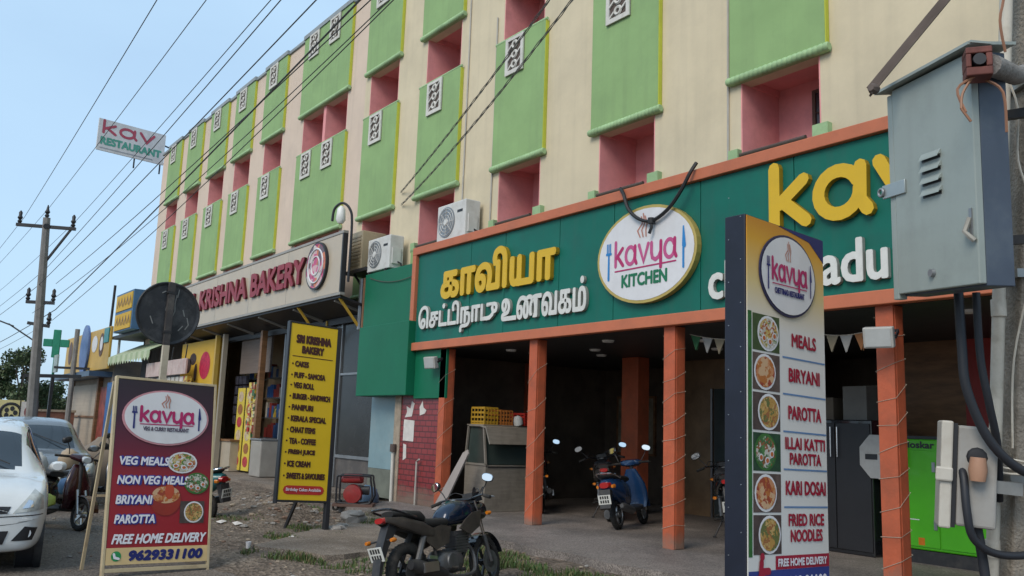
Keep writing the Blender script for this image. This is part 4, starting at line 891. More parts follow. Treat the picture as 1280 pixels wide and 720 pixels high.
cab_shaded = mat('cabinet_side_shaded', (.07, .09, .125), .5, .0, var=.15, scale=1.5, stain=((.16, .19, .20), .5, 1.4))  # shade on the cabinet's side is put into this dark blue colour
X = board('metal_cabinet', 'large grey metal switch cabinet hanging from the concrete pole', 'switch cabinet', (-2.714, 4.767, 2.423), -25.7, -2.5, -3.6)
w, h = .709, 1.238
b = MB(); b.box(.02, w - .004, .045, .21, .02, h, cab_shaded); b.build('case', X, bevel=.006)
b = MB(); b.box(.055, w, 0, .042, .03, h - .012, cab_m); b.box(.0, .05, .005, .06, .0, h - .03, cab_m); dr = b.build('door', X, bevel=.006)
b = MB()
for k in range(4): b.prism([(-.001, .0), (-.022, -.006), (-.024, -.014), (-.001, .026)], .30, .46, cab_m, 'x'); b.v[-16:] = [v + Vector((0, 0, .56 + .066 * k)) for v in b.v[-16:]]
for k in range(4): b.box(.305, .455, -.004, -.0005, .538 + .066 * k, .552 + .066 * k, black_paint)
b.build('louvre', dr)
b = MB(); b.bar((-.03, .02, h - .0), (w + .06, .02, h + .02), .12, .012, cab_m); b.add([(-.04, -.05, h - .012), (w + .05, -.05, h + .006), (w + .04, .24, h + .03), (-.02, .24, h + .012), (-.04, -.05, h + .004), (w + .05, -.05, h + .022), (w + .04, .24, h + .046), (-.02, .24, h + .028)], [(0, 1, 2, 3), (4, 5, 6, 7), (0, 1, 5, 4), (1, 2, 6, 5), (2, 3, 7, 6), (3, 0, 4, 7)], cab_m); b.build('rain_hood', X)
b = MB(); b.box(-.05, .16, -.012, -.001, .60, .68, mat('hasp', (.36, .40, .40), .4, .4)); b.torus(.022, .009, metal_grey, (-.05, -.02, .64), 'y', 14, 6); b.build('hasp', dr, bevel=.003)
b = MB(); b.lathe([(.02, -.02), (.024, -.001)], metal_grey, (.36, 0, .12), 'y', 12); b.build('keyhole', dr); b = MB(); b.tube([(w - .04, -.01, .37), (w - .055, -.03, .30), (w - .02, -.03, .27), (w - .01, -.012, .25)], .014, mat('old_wire', (.30, .28, .24), .6), 6); b.box(w - .05, w - .03, -.008, -.001, .25, .42, metal_grey); b.build('lock', dr)
b = MB(); b.bar((.15, .21, .3), (.45, .62, .32), .05, .05, metal_dark); b.build('mounting_bracket', X); b = MB(); b.bar((.15, .21, 1.0), (.5, .62, 1.02), .05, .05, metal_dark); b.build('mounting_bracket', X)
t = thing('steel_strut', 'rusty steel angle rising from the cabinet roof up past the frame', 'strut', (-2.59, 4.46, 3.62))
b = MB(); b.bar((-.03, -.02, -.06), (.93, .83, 1.55), .05, .012, mat('rust_angle', (.13, .10, .085), .7, .3, var=.3)); b.bar((-.03, -.02, -.03), (.93, .83, 1.58), .012, .05, MATS['rust_angle']); b.build('bar', t)
b = MB(); b.lathe([(.02, -.02), (.03, 0), (.03, .03)], MATS['rust_angle'], (-.01, -.03, -.03), 'y', 8); b.build('bolt', t)
t = thing('red_clamp', 'rusty red insulator clamp with frayed wire ends above the cabinet', 'insulator clamp', (-1.965, 4.33, 3.49), (0, 0, R(35)))
redb = mat('red_clamp', (.14, .045, .035), .6, .2, var=.4, scale=9)
b = MB(); b.box(-.07, .05, -.07, .05, -.075, -.03, redb); b.box(-.07, .05, -.07, .05, .04, .075, redb); b.box(.02, .05, -.07, .05, -.03, .04, redb); b.box(-.07, -.045, -.07, .05, -.03, .04, redb); b.build('clamp_block', t, bevel=.006)
b = MB(); b.lathe([(.03, -.08), (.035, .0), (.03, .03)], black_paint, (-.01, 0, .005), 'y', 12); b.build('core', t)
b = MB(); b.tube([(.05, 0, 0), (.22, .28, .04), (.40, .74, .24)], [.055, .05, .05], mat('grey_arm', (.24, .23, .22), .7, var=.3, scale=8, bump=.5), 10); b.build('arm', t)
b = MB(); cop = mat('copper_wire', (.28, .13, .07), .5)
for p in ([(-.04, -.03, -.07), (-.09, -.05, -.16), (-.10, -.06, -.24)], [(-.03, -.04, -.07), (-.11, -.04, -.13), (-.08, -.06, -.26)], [(-.1, -.06, -.24), (-.06, -.06, -.31)], [(.03, .02, -.07), (.10, .0, -.15), (.11, .02, -.35)]): b.tube(smooth_path(p, 4), .007, cop, 5)
b.tube(smooth_path([(.12, .0, .06), (.1, -.02, .22), (.13, 0, .4), (.11, 0, .8)], 4), .007, cop, 5); b.build('frayed_wire', t)
t = thing('thin_service_wire', 'thin loose white wire running down the face of the concrete pole', 'wire', (-2.12, 5.1, 3.7))
b = W((-2.12, 5.1, 3.7)); b.tube(smooth_path([(-2.14, 5.0, 3.72), (-2.10, 5.06, 3.5), (-2.13, 5.10, 3.2), (-2.08, 5.14, 2.9), (-2.14, 5.22, 2.6), (-2.3, 5.3, 2.1), (-2.36, 5.36, 1.6)], 5), .006, pvc, 5); b.build('strand', t)
b = W((-2.12, 5.1, 3.7))
for k in range(4): b.tube(smooth_path([(-2.52, 5.33, 1.60 - .02 * k), (-2.4, 5.3, 1.55 - .03 * k), (-2.2, 5.5, 1.50 - .012 * k)], 5), .006, pvc, 5)
b.build('coil', t)
# meter box
M_ = board('meter_box', 'small grey plastic meter box with a pale lid strapped low on the concrete pole', 'meter box', (-2.551, 5.042, 1.16), 33, -1, -3.9)
plas = mat('grey_plastic', (.33, .32, .30), .5, var=.1, stain=((.22, .2, .17), .6, 4)); lidm = mat('lid_cream', (.52, .49, .43), .45, var=.06, stain=((.35, .3, .24), .5, 5))
b = MB(); b.box(.0, .205, 0, .22, 0, .56, plas); b.build('body', M_, bevel=.015)
b = MB(); b.box(-.085, -.022, -.012, .23, -.02, .58, lidm); b.box(-.11, -.02, -.035, -.013, .24, .32, lidm); b.build('lid', M_, bevel=.02)
b = MB(); b.box(-.021, -.001, -.008, .225, -.01, .57, black_paint); b.build('gasket', M_)
b = MB(); b.lathe([(.055, -.001), (.045, -.012), (.03, -.014)], black_paint, (.10, 0, .39), 'y', 12); b.lathe([(.04, .0), (.05, .06), (.04, .13)], mat('gland_copper', (.40, .22, .14), .5), (.10, -.05, .26), 'z', 10); b.build('cable_gland', M_)
b = MB(); b.box(.206, .34, .05, .2, .2, .27, strap); b.build('bracket', M_)
cable = mat('cable_black', (.022, .024, .03), .5)
def cable_obj(name, pts, r, label, m=None, seg=10, n=7):
    b = W(pts[0]); b.tube(smooth_path(pts, n), r, m or cable, seg); o = b.build(name); o.location = pts[0]; return tag(o, label, 'cable')
cable_obj('power_cable', [(-2.44, 4.98, 2.46), (-2.43, 4.97, 2.15), (-2.42, 4.98, 1.92), (-2.36, 5.06, 1.66), (-2.27, 5.18, 1.50), (-2.16, 5.36, 1.42), (-2.2, 5.6, 1.36)], .027, 'thick black cable dropping from the cabinet floor and sweeping right across the pole')
cable_obj('power_cable', [(-2.36, 5.02, 2.46), (-2.36, 5.03, 2.1), (-2.35, 5.08, 1.85), (-2.37, 5.2, 1.6), (-2.45, 5.36, 1.3)], .022, 'second black cable from the cabinet floor running behind the meter box')
cable_obj('power_cable', [(-2.56, 5.13, 1.50), (-2.50, 5.06, 1.44), (-2.475, 5.03, 1.25), (-2.46, 5.06, 1.10), (-2.40, 5.18, 1.02), (-2.30, 5.36, 1.02), (-2.22, 5.55, 1.10), (-2.2, 5.62, 1.3)], .022, 'black cable looping out of the meter box gland and under it')
cable_obj('power_cable', [(-2.50, 5.18, 1.18), (-2.48, 5.2, .95), (-2.46, 5.22, .6), (-2.45, 5.3, .0)], .028, 'thick black cable running from the meter box straight to the ground')
# ---------------------------------------------------------------- two wheelers
rubber = mat('tyre_rubber', (.020, .019, .018), .85, var=.3, scale=20, bump=.4, stain=((.10, .085, .07), .6, 8))
alloy = mat('alloy_dark', (.05, .05, .052), .35, .6); alu = mat('alloy_bright', (.45, .45, .45), .3, .9, var=.1)
chrome = mat('chrome', (.62, .62, .64), .12, 1.0, var=.05); mirror_m = mat('mirror_glass', (.85, .88, .92), .03, 1.0, var=.01)
blk_plast = mat('black_plastic', (.028, .028, .030), .5, var=.2, stain=((.09, .08, .07), .5, 6)); blk_gloss = mat('black_gloss', (.015, .016, .019), .15, coat=.6)
seat_m = mat('seat_vinyl', (.022, .021, .021), .6, var=.2, bump=.15); plate_m = mat('plate_white', (.62, .62, .58), .5); plate_y = mat('plate_ink', (.03, .03, .03), .5)
tail_red = mat('tail_lens', (.35, .012, .012), .15, coat=.8); amber = mat('amber_lens', (.55, .16, .01), .2, coat=.6); lens_m = mat('head_lens', (.55, .58, .60), .08, coat=1)
eng_m = mat('engine_grey', (.11, .11, .112), .45, .5, var=.25, scale=9)
def wheel(parent, x, r, w, rim_m, spokes, y=0):
    b = MB(); b.torus(r * .70, .02, rim_m, (x, y, r), 'y', 30, 8, w * 16 if w < .1 else 2.2); b.lathe([(.045, -.05), (.05, 0), (.045, .05)], rim_m, (x, y, r), 'y', 14)
    for k in range(spokes):
        a = 2 * math.pi * k / spokes; c, s_ = math.cos(a), math.sin(a); b.bar((x + .04 * c, y, r + .04 * s_), (x + r * .69 * c, y, r + r * .69 * s_), .03, .022, rim_m, (0, 1, 0))
    o = b.build('wheel', parent)
    b = MB(); b.torus(r - w * .46, w * .48, rubber, (x, y, r), 'y', 36, 10, .96)
    for k in range(36):
        a = 2 * math.pi * k / 36; c, s_ = math.cos(a), math.sin(a); b.bar((x + (r - .012) * c, y - w * .3, r + (r - .012) * s_), (x + (r - .012) * math.cos(a + .07), y + w * .3, r + (r - .012) * math.sin(a + .07)), .012, .018, rubber, (c, 0, s_))
    b.build('tyre', o)
    return o
def mirror(parent, base, tip, face, sgn):
    b = MB(); b.tube(smooth_path([base, (Vector(base) + Vector(tip)) / 2 + Vector((.03, 0, .0)), tip], 4), .007, blk_plast, 6)
    b.blob([(-.012, 0, .045, .026, 2.2), (.0, 0, .078, .05, 2.6), (.03, 0, .066, .042, 2.4), (.05, 0, .02, .012, 2)], blk_plast, 14); 
    n = len(b.v); k = 14 * 4; M_ = Matrix.Translation(tip) @ Matrix.Rotation(face, 4, 'Z') @ Matrix.Rotation(R(-18 * sgn), 4, 'X')
    for i in range(n - k, n): b.v[i] = M_ @ b.v[i]
    o = b.build('mirror', parent)
    b = MB(); b.M = M_; b.blob([(-.0175, 0, .066, .040, 2.5), (-.0135, 0, .070, .044, 2.5)], mirror_m, 16); b.build('mirror_glass', o, label='bright sky reflecting mirror')
    return o
def plate(parent, x, z, w, h, tilt, txt=True):
    b = MB(); b.M = Matrix.Translation((x, 0, z)) @ Matrix.Rotation(tilt, 4, 'Y'); b.box(-.006, .0, -w / 2, w / 2, -h / 2, h / 2, plate_m)
    for i in range(2):
        for k in range(4): b.box(-.0075, -.0062, w * (.36 - .19 * k) - w * .13, w * (.36 - .19 * k), h * (.08 - .44 * i), h * (.40 - .44 * i), plate_y)
    return b.build('number_plate', parent)
def motorcycle(loc, heading, lean, label, tank_m, side_m, group=None, steer=0, seat_split=True):
    t = thing('motorcycle', label, 'motorcycle', loc, (R(-lean), 0, R(heading)), group)
    wheel(t, -.665, .31, .13, alloy, 6); fw = wheel(t, .665, .30, .10, alloy, 6)
    for x, y in ((.665, -.07), (-.665, -.09)):
        b = MB(); b.lathe([(.13, -.003), (.13, .003), (.07, .003), (.07, -.003)], eng_m, (x, y, .30), 'y', 26); b.build('brake_disc', t)
    b = MB()
    b.tube(smooth_path([(.47, 0, .93), (.30, 0, .84), (-.1, 0, .72), (-.35, 0, .70), (-.9, 0, .80)]), .03, blk_plast, 8); b.tube([(.44, 0, .85), (.33, 0, .5), (.15, 0, .26)], .028, blk_plast, 8); b.tube([(.15, .1, .26), (-.3, .1, .28), (-.33, .1, .66)], .02, blk_plast, 8); b.tube([(.15, -.1, .26), (-.3, -.1, .28), (-.33, -.1, .66)], .02, blk_plast, 8)
    for s in (-1, 1): b.tube([(-.28, .1 * s, .36), (-.665, .105 * s, .31)], .022, blk_plast, 8); b.tube([(-.45, .11 * s, .72), (-.66, .125 * s, .37)], [.035, .03], eng_m, 8)
    b.build('frame', t)
    b = MB(); b.blob([(-.28, .33, .10, .10), (-.2, .36, .14, .14), (.05, .36, .14, .13), (.16, .36, .09, .09)], eng_m, 14)
    for k in range(7): b.box(.03 + .008 * k, .26 + .008 * k, -.105, .105, .46 + .03 * k, .475 + .03 * k, eng_m)
    b.box(.07, .25, -.085, .085, .44, .68, eng_m); b.lathe([(.085, .15), (.10, .13), (.10, -.13), (.085, -.15)], eng_m, (-.08, 0, .36), 'y', 18); b.build('engine', t)
    b = MB(); b.tube(smooth_path([(.25, -.06, .55), (.36, -.07, .42), (.28, -.12, .22), (-.05, -.15, .2), (-.3, -.17, .25)]), .022, eng_m, 8); b.blob([(-.25, .25, .03, .03, 2, -.18), (-.35, .27, .055, .065, 2, -.18), (-.7, .36, .06, .075, 2, -.19), (-.82, .39, .045, .05, 2, -.19)], blk_plast, 14); b.box(-.68, -.46, -.262, -.235, .29, .39, alu); b.build('exhaust', t)
    b = MB(); b.blob([(-.10, .80, .10, .06, 2.4), (-.04, .84, .125, .10, 2.5), (.12, .88, .165, .14, 2.6), (.28, .88, .17, .135, 2.6), (.40, .87, .12, .10, 2.5), (.46, .87, .07, .06, 2.2)], tank_m, 20); tk = b.build('fuel_tank', t, angle=60)
    b = MB(); b.lathe([(.045, 1.005), (.045, 1.025), (.02, 1.03)], alu, (.2, 0, .0), 'z', 16); b.build('filler_cap', tk)
    for s in (-1, 1):
        b = MB(); b.prism([(.46, .88), (.40, .70), (.22, .62), (.05, .70), (.16, .79), (.30, .86)], .165 * s, .185 * s, side_m, 'y'); b.build('tank_shroud', t, bevel=.008)
        b = MB(); b.prism([(-.05, .73), (-.12, .56), (-.33, .50), (-.48, .60), (-.44, .72), (-.2, .76)], .125 * s, .14 * s, side_m, 'y'); b.build('side_cover', t, bevel=.006)
        b = MB(); b.blob([(-.36, .69, .02, .05, 2.6, .13 * s), (-.52, .735, .03, .075, 2.6, .135 * s), (-.8, .82, .03, .06, 2.6, .115 * s), (-1.0, .865, .015, .025, 2.4, .07 * s)], side_m, 12); b.build('tail_panel', t, angle=60)
    b = MB(); b.blob([(-.02, .80, .10, .05, 2.6), (-.12, .785, .13, .055, 2.8), (-.36, .79, .15, .055, 2.8), (-.46, .81, .13, .05, 2.6)], seat_m, 16); b.build('rider_seat', t, angle=60)
    b = MB(); b.blob([(-.44, .84, .12, .055, 2.8), (-.5, .875, .135, .06, 2.8), (-.75, .905, .12, .05, 2.8), (-.90, .915, .085, .035, 2.6)], seat_m, 16); b.build('pillion_seat', t, angle=60)
    b = MB(); b.tube(smooth_path([(-.62, .15, .86), (-.85, .15, .93), (-1.0, .12, .965), (-1.04, 0, .97), (-1.0, -.12, .965), (-.85, -.15, .93), (-.62, -.15, .86)], 5), .014, blk_gloss, 8); b.build('grab_rail', t)
    b = MB(); b.blob([(-.98, .86, .075, .035, 2.6), (-1.03, .86, .06, .028, 2.4)], tail_red, 14); b.build('tail_lamp', t)
    b = MB(); b.prism([(-.80, .80), (-.95, .80), (-1.06, .60), (-1.12, .42), (-1.17, .24), (-1.14, .235), (-1.07, .42), (-.98, .58)], -.055, .055, blk_plast, 'y'); mg = b.build('rear_mudguard', t, bevel=.008); plate(mg, -1.105, .53, .19, .15, R(-18))
    for s in (-1, 1):
        b = MB(); b.tube([(-1.0, .07 * s, .66), (-1.02, .15 * s, .655)], .01, blk_plast, 6); b.blob([(-1.06, .655, .02, .018, 2, .18 * s), (-1.03, .655, .035, .025, 2.2, .18 * s), (-1.0, .655, .025, .02, 2, .18 * s)], amber, 12); b.build('indicator', t)
    SM = Matrix.Translation((.5, 0, 0)) @ Matrix.Rotation(R(steer), 4, 'Z') @ Matrix.Translation((-.5, 0, 0))
    for o_ in (fw,): o_.matrix_local = SM
    for s in (-1, 1):
        b = MB(); b.M = SM; b.tube([(.665, .095 * s, .30), (.57, .095 * s, .60)], .026, eng_m, 10); b.tube([(.57, .095 * s, .60), (.44, .095 * s, 1.0)], .019, chrome, 10); b.build('fork_leg', t)
    b = MB(); b.M = SM
    n = 14; ring = [(.665 + .335 * math.cos(a), .30 + .335 * math.sin(a)) for a in [R(15 + 130 * k / n) for k in range(n + 1)]]; ring2 = [(.665 + .325 * math.cos(a), .30 + .325 * math.sin(a)) for a in [R(145 - 130 * k / n) for k in range(n + 1)]]
    b.prism(ring + ring2, -.062, .062, blk_gloss, 'y'); b.build('front_mudguard', t)
    b = MB(); b.M = SM; b.blob([(.50, .88, .08, .08, 2.4), (.58, .88, .12, .11, 2.6), (.66, .88, .115, .10, 2.6)], blk_gloss, 18); b.prism([(.50, .98), (.64, 1.0), (.60, 1.10), (.50, 1.08)], -.09, .09, blk_gloss, 'y'); hl = b.build('headlight', t, angle=60)
    b = MB(); b.M = SM; b.blob([(.655, .88, .105, .09, 2.6), (.685, .88, .085, .07, 2.4)], lens_m, 18); b.build('lens', hl)
    for s in (-1, 1):
        b = MB(); b.M = SM; b.tube([(.56, .1 * s, .84), (.56, .17 * s, .84)], .01, blk_plast, 6); b.blob([(.52, .84, .02, .02, 2, .2 * s), (.56, .84, .04, .027, 2, .2 * s), (.59, .84, .02, .018, 2, .2 * s)], amber, 12); b.build('indicator', t)
    b = MB(); b.M = SM; b.tube(smooth_path([(.30, .40, 1.0), (.36, .28, 1.04), (.45, .12, 1.035), (.47, 0, 1.02), (.45, -.12, 1.035), (.36, -.28, 1.04), (.30, -.40, 1.0)], 5), .013, blk_gloss, 8); b.box(.46, .54, -.07, .07, 1.03, 1.09, blk_plast); hb = b.build('handlebar', t)
    for s in (-1, 1):
        b = MB(); b.M = SM; b.tube([(.295, .41 * s, .995), (.345, .30 * s, 1.03)], .02, rubber, 10); b.build('grip', hb)
        b = MB(); b.M = SM; b.tube([(.40, .25 * s, 1.04), (.41, .40 * s, 1.0)], .007, alu, 6); b.build('lever', hb)
        mo = mirror(t, (.37, .25 * s, 1.05), (.38, .40 * s, 1.22), R(-12 * s), s)
    b = MB(); b.M = SM
    for p in ([(.36, .27, 1.04), (.52, .2, 1.12), (.62, .05, 1.0), (.50, .05, .86)], [(.36, -.27, 1.04), (.54, -.18, 1.14), (.63, -.04, 1.0), (.60, -.08, .62)], [(.37, -.24, 1.04), (.50, -.12, 1.13), (.56, .02, 1.02), (.44, -.02, .84)]): b.tube(smooth_path(p, 5), .006, blk_plast, 5)
    b.build('control_cable', t)
    for s in (-1, 1):
        b = MB(); b.tube([(-.12, .13 * s, .30), (-.12, .25 * s, .29)], .014, rubber, 8); b.build('footrest', t)
        b = MB(); b.tube([(-.42, .13 * s, .38), (-.45, .22 * s, .37)], .012, rubber, 8); b.bar((-.33, .13 * s, .42), (-.47, .145 * s, .44), .02, .035, alu); b.build('rear_footrest', t)
    b = MB(); b.tube([(-.05, .12, .28), (-.12, .27, .055)], .012, blk_plast, 8); b.box(-.16, -.08, .25, .3, .045, .06, blk_plast); b.build('side_stand', t)
    b = MB(); b.prism([(-.1, .42), (-.1, .36), (-.66, .25), (-.72, .30), (-.66, .40)], .08, .10, blk_plast, 'y'); b.build('chain_guard', t)
    return t
def scooter(loc, heading, lean, label, body_m, group=None, steer=0, apron_m=None):
    t = thing('scooter', label, 'scooter', loc, (R(-lean), 0, R(heading)), group); apron_m = apron_m or body_m
    wheel(t, -.60, .225, .10, alu, 5); fw = wheel(t, .60, .225, .09, alu, 5)
    b = MB(); b.blob([(-.24, .46, .12, .16, 2.8), (-.34, .52, .18, .20, 2.8), (-.6, .60, .20, .19, 2.6), (-.85, .66, .15, .13, 2.5), (-.98, .69, .07, .07, 2.3)], body_m, 20); bd = b.build('rear_body', t, angle=60)
    b = MB(); b.prism([(-.9, .60), (-1.0, .62), (-1.05, .34), (-1.0, .32), (-.94, .48)], -.085, .085, blk_plast, 'y'); mg = b.build('rear_mudguard', t, bevel=.006); plate(mg, -1.045, .47, .2, .14, R(-10))
    b = MB(); b.blob([(-.955, .68, .10, .055, 2.6), (-1.01, .68, .075, .042, 2.4)], tail_red, 14); b.build('tail_lamp', t)
    for s in (-1, 1): b = MB(); b.blob([(-.93, .66, .02, .03, 2.2, .14 * s), (-.98, .66, .02, .025, 2.2, .12 * s)], amber, 10); b.build('indicator', t)
    b = MB(); b.blob([(-.20, .74, .12, .04, 2.6), (-.3, .75, .15, .05, 2.8), (-.6, .77, .16, .05, 2.8), (-.88, .82, .11, .045, 2.6), (-.94, .83, .05, .025, 2.4)], seat_m, 16); b.build('seat', t, angle=60)
    b = MB(); b.tube(smooth_path([(-.7, .16, .78), (-.95, .13, .85), (-1.0, 0, .86), (-.95, -.13, .85), (-.7, -.16, .78)], 5), .015, chrome, 8); b.build('grab_rail', t)
    b = MB(); b.blob([(-.30, .29, .14, .05, 3), (.0, .27, .16, .04, 3.5), (.26, .29, .15, .05, 3)], blk_plast, 14); b.build('floorboard', t)
    b = MB(); b.blob([(.22, .30, .14, .03, 2.8), (.30, .40, .19, .05, 3)], blk_plast, 14, 'x')
    b.v = []; b.f = []; b.mi = []; b.sm = []
    st = [(.28, .34, .17, .02), (.40, .38, .20, .035), (.52, .36, .21, .05), (.66, .33, .19, .055), (.80, .29, .13, .05), (.90, .27, .08, .04)]
    b.blob([(z, x, w_, d_, 2.6) for z, x, w_, d_ in st], apron_m, 16, 'z')
    for i, v in enumerate(b.v): b.v[i] = Vector((v.y, v.x, v.z))
    b.build('front_apron', t, angle=60)
    n = 12; ring = [(.60 + .26 * math.cos(a), .225 + .26 * math.sin(a)) for a in [R(10 + 150 * k / n) for k in range(n + 1)]]; ring2 = [(.60 + .245 * math.cos(a), .225 + .245 * math.sin(a)) for a in [R(160 - 150 * k / n) for k in range(n + 1)]]
    b = MB(); b.prism(ring + ring2, -.07, .07, apron_m, 'y'); b.build('front_mudguard', t, bevel=.006)
    for s in (-1, 1): b = MB(); b.tube([(.60, .075 * s, .225), (.46, .06 * s, .55)], .02, alu, 8); b.build('fork_leg', t)
    b = MB(); b.tube([(.40, 0, .5), (.30, 0, .98)], .03, blk_plast, 8); b.blob([(.24, 1.0, .12, .04, 2.4), (.30, 1.0, .20, .055, 2.4), (.38, .98, .13, .055, 2.4), (.42, .97, .07, .04, 2.2)], apron_m, 16); hb = b.build('handlebar_cover', t, angle=60)
    b = MB(); b.blob([(.405, .975, .085, .05, 2.4), (.435, .97, .06, .036, 2.2)], lens_m, 14); b.build('headlight', t)
    for s in (-1, 1):
        b = MB(); b.tube([(.27, .16 * s, 1.0), (.20, .36 * s, .99)], .018, rubber, 8); b.build('grip', hb); mirror(t, (.28, .2 * s, 1.03), (.30, .30 * s, 1.22), R(-10 * s), s)
    b = MB(); b.blob([(-.35, .26, .03, .03, 2, -.2), (-.45, .27, .06, .06, 2, -.2), (-.8, .34, .06, .065, 2, -.2), (-.88, .36, .03, .03, 2, -.2)], eng_m, 12); b.build('exhaust', t)
    b = MB(); b.blob([(-.28, .27, .05, .07, 2.4, .14), (-.45, .25, .06, .10, 2.4, .14), (-.66, .24, .05, .07, 2.4, .14)], eng_m, 12); b.build('engine_case', t)
    return t
navy_tank = mat('navy_tank', (.007, .018, .042), .22, .3, coat=.6, var=.1)
brown_panel = mat('dusty_panel', (.045, .038, .033), .4, var=.25, scale=7, stain=((.10, .082, .066), .6, 5))
fb = motorcycle((-7.40, 4.90, .0), 107, 12, 'black and navy motorcycle parked on its side stand in the foreground', navy_tank, brown_panel, steer=6); fb.scale = (.88,) * 3
PG = 'two wheelers parked in the verandah'
red_side = mat('red_side', (.25, .02, .02), .3, coat=.4)
motorcycle((-13.1, 10.6, .15), 140, 8, 'red tailed motorcycle parked behind the second orange pillar beside the steel counter', red_side, blk_gloss, PG)
motorcycle((-11.6, 10.9, .15), 138, 8, 'dark motorcycle parked between second and third pillars, left of the blue scooter', blk_gloss, brown_panel, PG)
blue_paint = mat('blue_scooter', (.010, .038, .105), .25, coat=.5, var=.1)
scooter((-10.38, 10.25, .15), 116, 8, 'dark blue scooter parked in the verandah just left of the third pillar', blue_paint, PG)
motorcycle((-8.7, 10.7, .15), 130, 8, 'dark motorcycle parked right of the third pillar, half hidden by the menu pylon', blk_plast, blk_gloss, PG)
LG = 'two wheelers parked along the road'
maroon = mat('maroon_scooter', (.035, .006, .009), .25, coat=.5)
sc1 = scooter((-14.25, 2.55, 0), 22, 8, 'dark maroon scooter loaded with bags parked behind the white hatchback', blk_gloss, LG, apron_m=maroon)
silver_s = mat('silver_scooter', (.18, .19, .21), .3, .6, coat=.4)
scooter((-17.6, 3.75, 0), 35, 8, 'silver grey scooter parked between maroon scooter and red menu board', silver_s, LG)
teal_s = mat('teal_scooter', (.03, .15, .16), .3, coat=.4)
scooter((-15.0, 4.55, .0), 205, 6, 'teal scooter mostly hidden behind the red menu board, rear wheel showing', teal_s, LG)
def bag(loc, sx, sy, sz, m, label, name='bag', cat_='bag', rot=0):
    b = MB(); r6 = random.Random(hash(label) % 97)
    st = [(-sz * .5, 0, sx * .40, sy * .4, 2.3), (-sz * .38, 0, sx * .52, sy * .5, 2.4), (0, 0, sx * .5, sy * .52, 2.3), (sz * .3, 0, sx * .42, sy * .42, 2.2), (sz * .42, 0, sx * .2, sy * .2, 2), (sz * .5, 0, sx * .12, sy * .14, 2)]
    b.blob([(z + sz * .5, y_, w_ * r6.uniform(.92, 1.08), h_ * r6.uniform(.92, 1.08), e) for z, y_, w_, h_, e in st], m, 14, 'z')
    b.v = [v + .04 * Vector((mno.noise(v * 6), mno.noise(v * 6 + Vector((3, 0, 0))), mno.noise(v * 6 + Vector((0, 7, 0))))) for v in b.v]
    o = b.build(name, angle=70); o.location = loc; o.rotation_euler = (0, 0, rot); return tag(o, label, cat_)
bag((-14.2, 2.25, .72), .26, .24, .34, mat('white_sack', (.50, .50, .48), .7), 'white plastic bag hung at the front of the maroon scooter')
bag((-14.0, 2.62, .50), .22, .2, .22, mat('blue_bag', (.10, .20, .36), .6), 'pale blue bag between the white bag and the maroon scooter apron')
bag((-13.95, 2.4, .33), .2, .2, .16, mat('lime_bag', (.45, .50, .10), .6), 'small lime yellow bag on the maroon scooter footboard')
bag((-14.75, 2.75, .80), .3, .3, .30, mat('tan_helmet', (.36, .27, .18), .5), 'tan cloth bundle resting on the maroon scooter seat', 'cloth_bundle', 'bundle')
bag((-20.6, 4.5, 0), 1.25, 1.0, 1.15, mat('tarp_brown', (.20, .155, .115), .8, var=.2), 'large brown covered heap beyond the silver scooter', 'covered_heap', 'heap')

